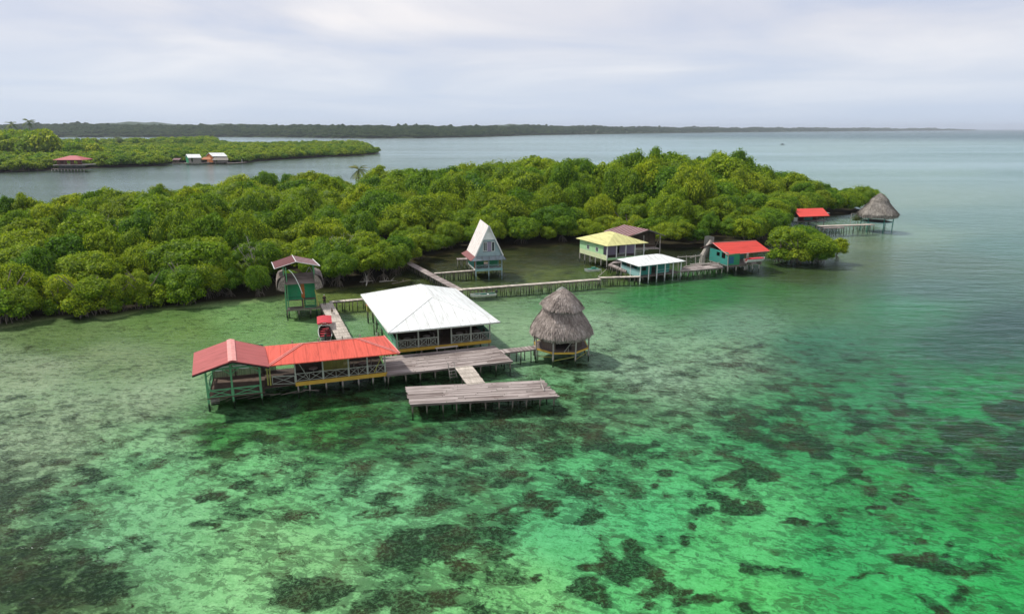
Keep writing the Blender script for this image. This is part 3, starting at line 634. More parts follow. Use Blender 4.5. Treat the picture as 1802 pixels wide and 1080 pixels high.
for i, (x, y, h, e_) in enumerate(trees[:NIND]):
    px = proj(x, y, 3)[0]
    for (a, b), eg, lab, grp in ZONES:
        if a <= px < b and eg == (e_ < 5): break
    s = (h / 7.6) ** .75 * RS.uniform(.58, 1.05); k = RS.randint(11)
    if y > 190: s *= 1.12
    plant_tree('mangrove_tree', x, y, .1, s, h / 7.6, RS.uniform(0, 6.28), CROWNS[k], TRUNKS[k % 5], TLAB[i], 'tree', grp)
src_objs = [o for o in COL.objects if o.name.startswith('crown')]
SRC = []
for c in CROWNS: SRC.append(next(o for o in src_objs if o.data == c))
def gn_wood(name, pts, sources, label, cat):
    """one wood of crowns nobody could count: crown meshes instanced on the points of one mesh"""
    me = bpy.data.meshes.new(name); n = len(pts); P = np.array([p[:3] for p in pts], np.float32)
    me.vertices.add(n); me.vertices.foreach_set('co', P.ravel())
    for an, ty, col in (('sx', 'FLOAT', [p[3] for p in pts]), ('sz', 'FLOAT', [p[4] for p in pts]), ('rz', 'FLOAT', [p[5] for p in pts])):
        at_ = me.attributes.new(an, ty, 'POINT'); at_.data.foreach_set('value', np.array(col, np.float32))
    at_ = me.attributes.new('idx', 'INT', 'POINT'); at_.data.foreach_set('value', RS.randint(0, len(sources), n).astype(np.int32))
    o = bpy.data.objects.new(name, me); COL.objects.link(o)
    ng = bpy.data.node_groups.new(name, 'GeometryNodeTree')
    ng.interface.new_socket('Geometry', in_out='INPUT', socket_type='NodeSocketGeometry'); ng.interface.new_socket('Geometry', in_out='OUTPUT', socket_type='NodeSocketGeometry')
    N = ng.nodes; L = ng.links; gi = N.new('NodeGroupInput'); go = N.new('NodeGroupOutput')
    jn = N.new('GeometryNodeJoinGeometry')
    for s_ in reversed(sources):
        oi = N.new('GeometryNodeObjectInfo'); oi.transform_space = 'ORIGINAL'; oi.inputs['Object'].default_value = s_; oi.inputs['As Instance'].default_value = True
        L.new(oi.outputs['Geometry'], jn.inputs[0])
    ip = N.new('GeometryNodeInstanceOnPoints'); ip.inputs['Pick Instance'].default_value = True
    def na(nm, ty='FLOAT'):
        x = N.new('GeometryNodeInputNamedAttribute'); x.data_type = ty; x.inputs[0].default_value = nm; return x.outputs[0]
    cs = N.new('ShaderNodeCombineXYZ'); L.new(na('sx'), cs.inputs[0]); L.new(na('sx'), cs.inputs[1]); L.new(na('sz'), cs.inputs[2])
    crz = N.new('ShaderNodeCombineXYZ'); L.new(na('rz'), crz.inputs[2])
    e2r = N.new('FunctionNodeEulerToRotation'); L.new(crz.outputs[0], e2r.inputs[0])
    L.new(gi.outputs[0], ip.inputs['Points']); L.new(jn.outputs[0], ip.inputs['Instance']); L.new(na('idx', 'INT'), ip.inputs['Instance Index'])
    L.new(e2r.outputs[0], ip.inputs['Rotation']); L.new(cs.outputs[0], ip.inputs['Scale']); L.new(ip.outputs[0], go.inputs[0])
    md = o.modifiers.new('crowns', 'NODES'); md.node_group = ng
    return tag(o, label, cat, kind='stuff')
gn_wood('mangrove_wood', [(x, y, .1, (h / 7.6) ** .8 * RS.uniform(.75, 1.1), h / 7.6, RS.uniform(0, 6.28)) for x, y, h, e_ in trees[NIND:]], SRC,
        "dense green mangrove canopy filling the middle and back of the near island", 'mangrove wood')
# ---- small-crowned shore bushes that stand alone
for px, py, s, lab in [(12, 560, 1.35, "bush at the far left edge of the photo, overhanging the shallows"), (105, 545, .95, "small round dark bush on the left shore, just left of a brighter low bush"),
                       (152, 548, 1.2, "bright low spreading bush on the left shore, lowest of the shoreline"), (205, 540, .9, "small pale green bush on the left shore, right of the bright low bush"),
                       (262, 532, 1.2, "low leafy bush on the left shore where the bank turns"), (330, 528, 1.25, "dark green leafy bush on the left shore beside bare twigs"),
                       (1105, 412, 1.3, "light green big-leaved bush behind the rusty striped roof")]:
    p = at(px, py + 8); k = RS.randint(3)
    plant_tree('mangrove_bush', p.x, p.y, 0, s, s, RS.uniform(0, 6), LOWCR[k], LOWTR[k % 2], lab, 'bush')
def bare_mesh(seed):
    r = random.Random(seed); b = MB()
    for i in range(12):
        a = r.uniform(0, 6.28); L = r.uniform(1.5, 3.2); z0 = r.uniform(2.0, 4.5); p1 = Vector((math.cos(a) * L * .5, math.sin(a) * L * .5, z0 + 1.5)); p2 = Vector((math.cos(a) * L, math.sin(a) * L, z0 + r.uniform(2.2, 3.6)))
        b.tube([(0, 0, z0), p1, p2], [.09, .06, .03], 5)
        for k in range(5):
            q = p1.lerp(p2, r.random()); b.tube([q, q + Vector((r.uniform(-.9, .9), r.uniform(-.9, .9), r.uniform(.2, 1.1)))], [.03, .012], 4)
    me = b.mesh('bare_branches'); me.materials.append(M['bark_pale']); return me
SPARSE = [crown_mesh('thin_crown', 400 + i, 3.6, 3.2, 7.4, 13, 60, .28, .28) for i in range(2)]
for k, (px, py, s, lab) in enumerate([(952, 380, 1.35, "thin grey-branched mangrove with sparse leaves, behind and right of the A-frame house"), (1125, 400, 1.2, "thin grey-branched mangrove with sparse leaves, behind the rusty striped roof"),
                          (452, 512, 1.0, "thin grey-branched mangrove with sparse leaves, just left of the green hut"), (598, 492, .95, "thin grey-branched mangrove with sparse leaves, just right of the green hut"),
                          (215, 470, 1.15, "thin grey-branched mangrove with sparse leaves inside the left wood"), (1250, 395, 1.15, "thin grey-branched mangrove with sparse leaves behind the red-roofed green hut")]):
    p = at(px, py); r_ = plant_tree('mangrove_tree', p.x, p.y, 0, s, s * 1.12, k, SPARSE[k % 2], TRUNKS[k % 5], lab, 'tree')
    o = bpy.data.objects.new('bare_branches', bare_mesh(k)); COL.objects.link(o); o.parent = r_; o.scale = (s, s, s * 1.15)
# ---- lone clump off the right shore: three stems of mangrove standing in the water
for px, py, s, sz, lab in [(1385, 455, 1.0, .94, "left and tallest mangrove of the water-bound clump right of the red-roofed green hut"),
                           (1430, 458, .98, .84, "middle mangrove of the water-bound clump right of the red-roofed green hut"),
                           (1412, 448, 1.0, .88, "back mangrove of the clump in the water, below the small red-roofed shack"),
                           (1472, 455, .62, .56, "small low mangrove with exposed stilt roots, right tip of the clump in the water")]:
    p = at(px, py); plant_tree('mangrove_tree', p.x, p.y, -.2, s, sz * .96, RS.uniform(0, 6), CROWNS[RS.randint(9)], TRUNKS[RS.randint(5)], lab, 'tree')
for px, py, s in [(1370, 459, .9), (1402, 461, .95), (1440, 460, 1.0)]:
    p = at(px, py); plant_tree('mangrove_bush', p.x, p.y, -.1, s * 1.2, s, RS.uniform(0, 6), LOWCR[RS.randint(3)], LOWTR[0],
                               ("%s low bush at the waterline under the lone mangrove clump" % {1370: 'leftmost', 1402: 'middle', 1440: 'rightmost'}[px]), 'bush', 'bushes under the lone mangrove clump')
# ---- second island (far bank of the channel)
pts2 = []; q = np.array(isl2); Yc = q[:, 1].min()
while Yc < q[:, 1].max():
    sp = 5.6 + (Yc - 430) * .006; a, b = -560, 120; xx = a
    while xx < b:
        pts2.append((xx + RS.uniform(-.45, .45) * sp, Yc + RS.uniform(-.45, .45) * sp)); xx += sp
    Yc += sp * .95
P2 = np.array(pts2); ok = inside(isl2, P2[:, 0], P2[:, 1]); E2 = edge_dist(isl2, P2[:, 0], P2[:, 1]); wood2 = []
for (x, y), k, e_ in zip(pts2, ok, E2):
    if not k or e_ < 1: continue
    px = proj(x, y, 4)[0]
    if px < -60: continue
    h = RS.uniform(4.6, 9.6) * (.85 if e_ < 10 else 1) + lump(x, y, 60) * 1.2
    if px < 170 and y > 560: h = RS.uniform(12, 25) * (1 if px < 90 else .6)
    elif px < 380 and y > 900: h = RS.uniform(8, 14)
    wood2.append((x, y, .1, (h / 7.4) ** .6 * 1.12 * RS.uniform(.8, 1.2), h / 7.4, RS.uniform(0, 6.28), e_))
front2 = sorted(sorted([t_ for t_ in wood2 if t_[6] < 9], key=lambda t_: t_[1])[:16], key=lambda t_: t_[0] / t_[1]); fs_ = set(id(t_) for t_ in front2)
FSRC = {}
for i, t_ in enumerate(front2):
    k = i % 4
    nm, cr_, tr_ = 'mangrove_tree', FARCR[k], TRUNKS[k]
    r_ = plant_tree(nm, t_[0], t_[1], .1, t_[3], t_[4], t_[5], cr_, tr_, ("%s of the low mangroves on the far island's near edge" % (ORD[i] + ('' if i == 0 else ' from the left'))), 'tree', 'mangroves on the near edge of the far island')
    FSRC.setdefault(k, r_.children[1] if r_.children[1].name.startswith('crown') else r_.children[0])
FS = [FSRC[k] for k in sorted(FSRC)]
gn_wood('far_mangrove_wood', [t_[:6] for t_ in wood2 if id(t_) not in fs_], FS, "low yellow-green mangrove wood covering the far island across the channel", 'mangrove wood')
# ---- the mainland coast along the horizon: a low ridge of hills under woodland
prof = [(-120, 241.5, 217, 2600), (0, 241.5, 219, 2600), (120, 241.5, 217.5, 2600), (260, 241.5, 220, 2600), (400, 241, 220, 2600), (520, 242, 219.5, 2400), (640, 243.5, 221, 2200), (740, 243, 221, 2250),
        (850, 241, 221.5, 2500), (940, 238, 220.5, 3000), (1040, 236.5, 221.5, 3600), (1150, 234.8, 223, 4200), (1300, 233, 224, 5000), (1450, 231.6, 224.8, 6200), (1600, 230.4, 225.5, 7500), (1715, 229.8, 227, 9000)]
hv = []; hf = []; cz_pts = []; NS = 130; prs = []
for i in range(NS + 1):
    px = -120 + (1716 + 120) * i / NS
    sh = np.interp(px, [p[0] for p in prof], [p[1] for p in prof]); tp = np.interp(px, [p[0] for p in prof], [p[2] for p in prof])
    s0 = at(px, sh); tp += 1.0 * math.sin(i * .9) * .6 + .6 * math.sin(i * 2.3 + 1)
    dpt = min(s0.y * 1.18, s0.y + 900)
    ztop = max(3, CAMH - (tp - 227.0) / FP * dpt - 13)
    if px > 1690: ztop = 3
    prs.append((s0, dpt, ztop))
    kx = s0.x / s0.y
    for f_, zf in ((0, -1.0 / max(ztop, 1)), (.02, .12), (.35, .45), (.75, .85), (1.0, 1.0), (1.25, .7), (1.6, 0.02)):
        d = s0.y + (dpt - s0.y) * f_
        hv.append((kx * d, d, ztop * zf + (3.0 * math.sin(i * 1.7 + f_ * 9) if .3 < f_ < 1.3 else 0)))
for i in range(NS):
    for j in range(6):
        a = i * 7 + j; hf.append((a, a + 7, a + 8, a + 1))
hb_ = MB(); hb_.add(hv, hf, .3)
m, t = new_mat('hill_ground'); g = NG(t); g.principled(g.ramp(g.noise(objc(g), .01, 5), [(.3, (.025, .04, .018)), (.7, (.05, .07, .03))]), .95, None, .05)
ho = hb_.build('hills', m); ho['kind'] = 'structure'
pts3 = []
for i in range(NS):
    (sa, da_, za_), (sb_, db_, zb_) = prs[i], prs[i + 1]
    for k in range(62 if i < 80 else 34):
        u = RS.uniform(); f_ = RS.uniform(.01, 1.05) ** 1.0
        s_y = sa.y + (sb_.y - sa.y) * u; dd = da_ + (db_ - da_) * u; zt = za_ + (zb_ - za_) * u
        kx = (sa.x / sa.y) * (1 - u) + (sb_.x / sb_.y) * u
        d = s_y + (dd - s_y) * f_; zf = np.interp(f_, [0, .02, .35, .75, 1, 1.25], [0, .12, .45, .85, 1, .7])
        h = RS.uniform(9, 15) if f_ > .12 else RS.uniform(5, 9)
        if RS.uniform() < .05: h *= 1.35
        pts3.append((kx * d, d, zt * zf - .5, RS.uniform(1.5, 2.9) * (1 + max(0, s_y - 3000) / 6000), h / 7.4, RS.uniform(0, 6.28)))
fc = []
for c in FARCR[:3]:
    m_ = c.copy(); m_.name = 'coast_crown'; m_.materials.clear(); m_.materials.append(M['leaf_far']); fc.append(m_)
rt = []
for (px, dd, h, k) in [(140, 3000, 20, 0), (905, 3100, 17, 1), (1160, 4700, 20, 2)]:
    p = at(px, 236); sx_ = p.x / p.y; i = int((px + 120) / 1836 * NS); zt = prs[i][2]
    tr_ = plant_tree('woodland_tree', sx_ * prs[i][1], prs[i][1], zt - 1, 2.2, h / 7.4, 0, fc[k], TRUNKS[k],
                     ["tall tree on the skyline of the hazy coast, above the far island's left part", "tall tree on the skyline of the hazy coast, near the middle of the photo", "tall tree on the low hazy coast, right of the middle"][k], 'tree')
    rt.append([c for c in tr_.children if c.name.startswith('crown')][0])
gn_wood('coastal_woodland', pts3, rt, "dark hazy woodland covering the low coast along the horizon", 'woodland')
# hazy blue hill farther inland on the left, and another behind the middle
hb2 = MB()
for cx, dd, ww, hh in [(-2600, 4900, 520, 74), (-2050, 5100, 420, 64), (20, 6200, 420, 68), (-1500, 5600, 700, 55), (500, 6400, 500, 52)]:
    n = 18; vs_ = []; fs2 = []
    for i in range(n + 1):
        for j in range(7):
            a = -1 + 2 * i / n; b = -1 + 2 * j / 6
            vs_.append((cx + a * ww, dd + b * ww * .8, max(-2, hh * max(0, 1 - a * a) ** .8 * max(0, 1 - b * b) ** .8 * (1 + .07 * math.sin(i * 2.1 + j)) - 2)))
    for i in range(n):
        for j in range(6): a = i * 7 + j; fs2.append((a, a + 7, a + 8, a + 1))
    hb2.add(vs_, fs2, .3)
o = hb2.build('hills', M['leaf_far']); o['kind'] = 'structure'
# ---- palms
def palm(x, y, h, label, s=1.0, seed=1, lean=.3):
    r = random.Random(seed); t_ = thing('palm_tree', label, 'palm tree', (x, y, 0))
    b = MB(); b.tube([(0, 0, 0), (lean * .3, 0, h * .5), (lean, 0, h)], [.2 * s, .15 * s, .12 * s], 8, .5); b.build('trunk', M['bark'], t_)
    b = MB()
    for i in range(19):
        a = i * 2.4 + r.uniform(-.2, .2); el = r.uniform(-.5, 1.15); L = r.uniform(2.6, 3.6) * s; pts = []
        for k in range(7):
            u = k / 6; rr = L * u * math.cos(el * (1 - u * .3)); zz_ = L * (math.sin(el) * u - .55 * u * u)
            pts.append(Vector((lean + math.cos(a) * rr, math.sin(a) * rr, h + zz_)))
        sd = Vector((-math.sin(a), math.cos(a), 0)); val = r.random()
        for k in range(6):
            p, q_ = pts[k], pts[k + 1]; w1 = .55 * s * math.sin(math.pi * min(1, (k + .6) / 6.6)); dr = Vector((0, 0, -w1 * .45)); tip = (q_ - p) * .8
            for sg in (-1, 1):
                for e_ in (0, .5):
                    a0 = p.lerp(q_, e_); a1 = p.lerp(q_, e_ + .34)
                    b.add([a0, a1, a1 + sd * sg * w1 + dr + tip * .6, a0 + sd * sg * w1 + dr + tip * .6], [(0, 1, 2, 3)], val)
            b.cyl(p, q_, .03 * s, .03 * s, 4, val)
    b.build('crown', M['frond'], t_)
    return t_
p = at(630, 306, 9); palm(p.x * .93, p.y * .93, 11.6, "lone palm with drooping fronds rising above the back of the mangrove wood, against the channel", 1.35, 3)
for i, (px, dist, hh, lab) in enumerate([(20, 740, 31, "tall dark palm on the far island's skyline, nearest the left edge of the photo"), (52, 780, 34, "tallest dark palm on the far island's skyline, second from the left edge"),
                                         (205, 900, 14, "small palm among the low mangroves of the far island, above the red-roofed far house"), (8, 700, 24, "shorter palm at the extreme left edge of the far island")]):
    palm((px - 901) / FP * dist * math.cos(TH), dist, hh, lab, 2.3, 10 + i)
# ================================================================== DECKS AND JETTIES
def deck_boards(mb, q, wdt=.2, z=None, seg=3.2, th=.05, skip=0.0, along=0, jag=0.0):
    """boards over quad q (FL, FR, BR, BL); along=0 runs them FL-FR"""
    a, b, c, d = [Vector(p) for p in q]
    if along: a, b, c, d = b, c, d, a
    n = max(1, round(((d - a).length + (c - b).length) / 2 / wdt))
    for i in range(n):
        u0, u1 = (i + .06) / n, (i + .94) / n
        L = (b - a).length; k = 0.0; edges = [0.0]
        while k < L: k += random.uniform(.7, 1.3) * seg; edges.append(min(k, L))
        for j in range(len(edges) - 1):
            if random.random() < skip: continue
            s0, s1 = edges[j] / L + .002, edges[j + 1] / L - .002
            if s1 - s0 < .01: continue
            if j == 0: s0 -= random.uniform(0, jag) / L
            if j == len(edges) - 2: s1 += random.uniform(0, jag) / L
            def P(s, u): return (a.lerp(b, s)).lerp(d.lerp(c, s), u)
            dz = Vector((0, 0, random.uniform(-.004, .012)))
            mb.slab([P(s0, u0) + dz, P(s1, u0) + dz, P(s1, u1) + dz, P(s0, u1) + dz], th)
def quad_deck(name, label, cat, q, boards='deck', wdt=.2, seg=3.2, pile='pile', npile=(6, 3), pr=.075, along=0, beam=True, skip=0, group=None, jag=0, bed=-1.35, inset=.2, frame=None, th=.05, rail_z=.16):
    q = [Vector(p) for p in q]; o = q[0]; rz = math.atan2(q[1].y - o.y, q[1].x - o.x); z = o.z
    t_ = thing(name, label, cat, (o.x, o.y, 0), rz, group); lc = localiser(t_); Q = [lc(p) for p in q]
    b = MB(); deck_boards(b, Q, wdt, seg=seg, along=along, skip=skip, jag=jag, th=th); b.build('deck_boards', M[boards], t_)
    def P(s, u): return (Q[0].lerp(Q[1], s)).lerp(Q[3].lerp(Q[2], s), u)
    b = MB()
    if beam:
        for u in (.02, .5, .98): b.beam(P(.0, u) - Vector((0, 0, rail_z)), P(1, u) - Vector((0, 0, rail_z)), .1, .16)
        for i in range(npile[0]):
            s = (i + .5) / npile[0] if npile[0] > 1 else .5; s = .02 + .96 * i / max(1, npile[0] - 1)
            b.beam(P(s, 0) - Vector((0, 0, rail_z + .14)), P(s, 1) - Vector((0, 0, rail_z + .14)), .09, .13)
        b.build('joists', M['deck_dark'], t_)
    pts = [];
    for i in range(npile[0]):
        for j in range(npile[1]):
            s = .02 + .96 * (i / max(1, npile[0] - 1)) if npile[0] > 1 else .5; u = .04 + .92 * (j / max(1, npile[1] - 1)) if npile[1] > 1 else .5
            p = P(min(.99, max(.01, s + random.uniform(-.01, .01))), u); pts.append((p.x, p.y))
    posts(t_, 'piling', pts, bed, z - rail_z - .04, pr, M[pile])
    return t_
def jetty(name, label, p, q, wd, z=1.1, boards='deck_pale', sp=1.3, pile='pile', bed=-1.35, wdt=.22, group=None, jagged=.06, dens=2, cross=True):
    """narrow boardwalk from p to q (centre line), boards laid across, pilings in pairs"""
    p, q = Vector(p[:2]), Vector(q[:2]); L = (q - p).length; rz = math.atan2(q.y - p.y, q.x - p.x)
    t_ = thing(name, label, 'jetty', (p.x, p.y, 0), rz, group); b = MB(); n = int(L / wdt)
    for i in range(n):
        x0, x1 = L * (i + .05) / n, L * (i + .93) / n; j1, j2 = random.uniform(0, jagged), random.uniform(0, jagged); dz = random.uniform(-.008, .012)
        b.slab([(x0, -wd / 2 - j1, z + dz), (x1, -wd / 2 - j1, z + dz), (x1, wd / 2 + j2, z + dz), (x0, wd / 2 + j2, z + dz)], .045)
    b.build('deck_boards', M[boards], t_)
    b = MB()
    for s in (-1, 1): b.beam((0, s * (wd / 2 - .12), z - .13), (L, s * (wd / 2 - .12), z - .13), .09, .16)
    b.build('joists', M['deck_dark'], t_)
    pts = []; k = max(2, int(L / sp))
    for i in range(k + 1):
        for s in (-1, 1)[:dens]:
            pts.append((min(L - .05, max(.05, L * i / k + random.uniform(-.25, .25))), s * (wd / 2 - random.uniform(.05, .2))))
    posts(t_, 'piling', pts[:100], bed, z - .1, .065, M[pile])
    return t_
DK = 1.1
quad_deck('wooden_deck', "large weathered plank deck before the white-roofed restaurant, with a ladder on its front edge", 'deck',
          [at(680, 659.5, DK), at(903, 635, DK), at(871, 608, DK), at(672, 628, DK)], npile=(9, 4), wdt=.24, seg=4.2)
quad_deck('swimming_platform', "detached pale plank platform nearest the camera, standing on many thin stilts", 'deck',
          [at(722, 711, DK), at(982, 697, DK), at(955, 668.5, DK), at(715, 680, DK)], npile=(11, 3), wdt=.26, seg=4.5, jag=.22, pr=.07)
a, b = at(815, 645, DK), at(838, 676, DK)
jetty('gangway', "short sloping plank gangway joining the large deck to the detached front platform", a, b, 1.85, DK + .06, sp=2.2)
a, b = at(879, 618, DK), at(945, 610, DK)
jetty('gangway', "narrow pinkish plank gangway leading from the large deck to the thatched hut", a, b, 1.3, DK - .02, 'deck', sp=1.1)
a, b = at(574, 533, DK), at(606, 596, DK)
jetty('jetty', "straight pale boardwalk from the green hut to the coral-roofed pavilion, canopied boat moored beside it", a, b, 1.75, DK, wdt=.3, sp=1.7)
a, b = at(580, 531, DK), at(812, 509.5, DK); m1 = at(1056, 490.5, DK)
jetty('jetty', "narrow pale boardwalk running right from the green hut and passing behind the white-roofed restaurant", a, b, .95, DK, sp=1.0)
jetty('jetty', "long pale boardwalk on dense thin stilts, passing behind the near two-tiered thatched hut", at(806, 509, DK), m1, 1.0, DK - .012, sp=.8)
jetty('jetty', "short lower boardwalk joining the long boardwalk to the white-roofed teal cabin", at(1054, 488, DK - .1), at(1126, 486, DK - .1), .9, DK - .1, sp=.9)
jetty('jetty', "long grey diagonal boardwalk running from the mangroves down to the white-roofed restaurant", at(713, 459, DK), at(806, 508.5, DK), 1.35, DK + .012, 'deck', sp=1.0, wdt=.28)
jetty('jetty', "short pale boardwalk on dense stilts leading to the steep A-frame house", at(764, 480.5, DK), at(836, 475, DK), .7, DK, sp=.6)
jetty('jetty', "stub of pinkish boardwalk behind and left of the A-frame house, on pale posts", at(804, 455.5, 1.5), at(822, 455, 1.5), 1.6, 1.5, 'deck', sp=1.2, pile='pile_pale')
# ladder on the deck edge
t_ = thing('ladder', "grey wooden ladder leaning on the front edge of the large deck, dropping into the water", 'ladder', at(797, 648, 0)); lc = localiser(t_)
A0, A1 = lc(at(788, 637.5, 1.75)), lc(at(798.5, 636.5, 1.75)); B0, B1 = lc(at(793, 673, -.3)), lc(at(806, 671, -.3))
for a, b in ((A0, B0), (A1, B1)): MB().beam(a, b, .07, .05).build('side_rail', M['pile_pale'], t_)
for i in range(5):
    u = .28 + .155 * i; MB().beam(A0.lerp(B0, u), A1.lerp(B1, u), .16, .045).build('rung', M['pile_pale'], t_)
# plank bench lying on the deck, and a driftwood mooring post on the front platform
t_ = thing('plank_bench', "low pale plank bench on the large deck in front of the restaurant doorway", 'bench', at(786, 616, DK), math.radians(19.5))
MB().box((0, 0, .38), (2.7, .38, .06)).build('seat', M['deck_pale'], t_)
for s in (-1, 1): MB().box((s * 1.15, 0, .175), (.08, .32, .34)).build('leg', M['deck'], t_)
t_ = thing('driftwood_pole', "bleached forked branch propped on the right end of the front platform", 'pole', at(954, 682, DK + .02))
MB().tube([(.15, -.9, .06), (-.05, -.1, .35), (-.12, .55, .8)], [.05, .045, .035], 6).build('branch', M['bark_pale'], t_)
MB().tube([(-.35, .2, .5), (.28, .15, .46)], [.03, .03], 6).build('crosspiece', M['bark_pale'], t_)
MB().cyl((-.12, .5, 0), (-.12, .5, .75), .03).build('leg', M['bark_pale'], t_)
# ================================================================== BUILDING HELPERS
def frame(name, label, o, hdg, cat='house'):
    t_ = thing(name, label, cat, (o.x, o.y, 0), math.radians(hdg)); return t_, localiser(t_)
def xrail(parent, p, q, z, h, n, mat, name='railing', inner=True, w=.05):
    """railing: top and bottom rail, uprights and crossed bars, with a small square in each panel"""
    p, q = Vector((p[0], p[1], 0)), Vector((q[0], q[1], 0)); b = MB(); Z = Vector((0, 0, 1))
    b.beam(p + Z * (z + h), q + Z * (z + h), w * 1.5); b.beam(p + Z * (z + .08), q + Z * (z + .08), w)
    for i in range(n + 1):
        c = p.lerp(q, i / n); b.beam(c + Z * z, c + Z * (z + h), w)
    for i in range(n):
        a, c = p.lerp(q, i / n), p.lerp(q, (i + 1) / n)
        b.beam(a + Z * (z + .08), c + Z * (z + h), w * .8); b.beam(a + Z * (z + h), c + Z * (z + .08), w * .78)
        if inner:
            s0, s1 = a.lerp(c, .22), a.lerp(c, .78); z0, z1 = z + h * .24, z + h * .84
            for u, v_ in ((s0 + Z * z0, s1 + Z * z0), (s0 + Z * z1, s1 + Z * z1), (s0 + Z * z0, s0 + Z * z1), (s1 + Z * z0, s1 + Z * z1)): b.beam(u, v_, w * .7)
    return b.build(name, mat, parent)
def gable_or_hip(parent, quads, mat, name='roof', th=.09):
    b = MB()
    for q in quads: b.slab(q, th)
    return b.build(name, mat, parent)
def window(parent, c, w_, h_, rz, frame_m='white', glass='glass', name='window', mull=True):
    f = MB(); cs, sn = math.cos(rz), math.sin(rz)
    def L(u, zz, dpt=0): return (c[0] + u * cs + dpt * sn, c[1] + u * sn - dpt * cs, c[2] + zz)
    for u in (-w_ / 2, w_ / 2): f.box(L(u, 0, .03), (.08, .07, h_ + .08), rz)
    for zz in (-h_ / 2, h_ / 2): f.box(L(0, zz, .03), (w_ - .08, .07, .08), rz)
    if mull: f.box(L(0, 0, .03), (.06, .06, h_ - .08), rz)
    o = f.build(name, M[frame_m], parent)
    MB().box(L(0, 0, .0), (w_ - .06, .03, h_ - .06), rz).build('pane', M[glass], o)
    return o
# ================================================================== 1 WHITE-ROOFED RESTAURANT
O = at(683, 585, 3.9)
t_, lc = frame('restaurant', "large open-sided restaurant with a wide white hipped roof and ochre floor beam", O, 19.5)
FL, FR, BR, BL = [lc(p) for p in (at(683, 585, 3.9), at(880, 566, 3.9), at(802, 507.5, 3.9), at(634.5, 518, 3.9))]
RA, RB = Vector((6.6, 6.7, 5.9)), Vector((6.6, 13.2, 6.15))
rf = gable_or_hip(t_, [[FL, FR, RA], [FR, BR, RB, RA], [BR, BL, RB], [BL, FL, RA, RB]], M['white_roof'])
cp = MB()
for a, b in ((FL, RA), (FR, RA), (RA, RB), (BR, RB), (BL, RB)): cp.beam(a + Vector((0, 0, .02)), b + Vector((0, 0, .02)), .16, .03)
cp.build('ridge_cap', M['white'], rf)
fa = MB()
for a, b in ((FL, FR), (FR, BR), (BR, BL), (BL, FL)): fa.beam(a - Vector((0, 0, .13)), b - Vector((0, 0, .13)), .05, .12)
fa.build('fascia', M['post_grey'], rf)
FZ = 1.42; X0, X1, Y0, Y1 = 1.1, 12.4, 1.25, 17.6
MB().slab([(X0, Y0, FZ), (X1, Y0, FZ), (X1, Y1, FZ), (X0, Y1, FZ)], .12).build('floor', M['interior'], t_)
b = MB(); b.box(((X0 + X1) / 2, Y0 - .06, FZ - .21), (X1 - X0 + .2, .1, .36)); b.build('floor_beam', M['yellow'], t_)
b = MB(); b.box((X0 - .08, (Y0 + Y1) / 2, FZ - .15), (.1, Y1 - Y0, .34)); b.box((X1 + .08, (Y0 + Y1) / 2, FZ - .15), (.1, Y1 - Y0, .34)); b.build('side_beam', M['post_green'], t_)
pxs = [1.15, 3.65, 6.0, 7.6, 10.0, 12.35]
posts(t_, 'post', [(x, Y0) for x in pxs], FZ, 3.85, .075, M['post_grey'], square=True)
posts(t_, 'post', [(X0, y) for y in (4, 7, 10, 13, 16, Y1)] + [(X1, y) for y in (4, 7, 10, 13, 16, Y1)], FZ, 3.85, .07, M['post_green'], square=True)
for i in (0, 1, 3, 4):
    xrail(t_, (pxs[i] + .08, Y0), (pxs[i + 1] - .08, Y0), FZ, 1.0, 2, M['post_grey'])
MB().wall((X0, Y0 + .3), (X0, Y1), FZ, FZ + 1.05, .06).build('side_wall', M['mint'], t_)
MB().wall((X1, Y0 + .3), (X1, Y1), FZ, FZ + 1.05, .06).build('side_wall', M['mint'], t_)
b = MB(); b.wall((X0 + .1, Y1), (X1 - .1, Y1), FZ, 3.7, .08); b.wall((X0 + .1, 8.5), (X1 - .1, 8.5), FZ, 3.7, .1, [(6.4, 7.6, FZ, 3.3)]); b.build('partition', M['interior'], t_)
b = MB(); b.box((6.8, 6.2, 2.45), (1.5, 1.2, 2.06)); b.build('door_shade_block', M['interior'], t_)  # solid dark block put in for the shade of the open doorway
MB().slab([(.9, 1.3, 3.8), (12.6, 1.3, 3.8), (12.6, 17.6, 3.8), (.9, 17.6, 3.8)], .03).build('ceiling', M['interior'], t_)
b = MB(); b.beam((.2, .3, 3.7), (1.1, 1.2, 2.5), .06); b.beam((1.15, 1.15, 3.6), (1.15, -.1, 1.5), .05); b.build('brace', M['post_green'], t_)
posts(t_, 'piling', [(x, y) for x in (1.2, 4, 6.8, 9.6, 12.3) for y in (1.4, 5, 9, 13, 17.4)], -1.35, FZ - .1, .1, M['pile'])
posts(t_, 'piling', [(.4, y) for y in (2.5, 4.5, 6.5, 8.5, 10.5, 12.5, 14.5)], -1.35, .9, .07, M['pile'])
RES = Matrix.Translation((O.x, O.y, 0)) @ Matrix.Rotation(math.radians(19.5), 4, 'Z')
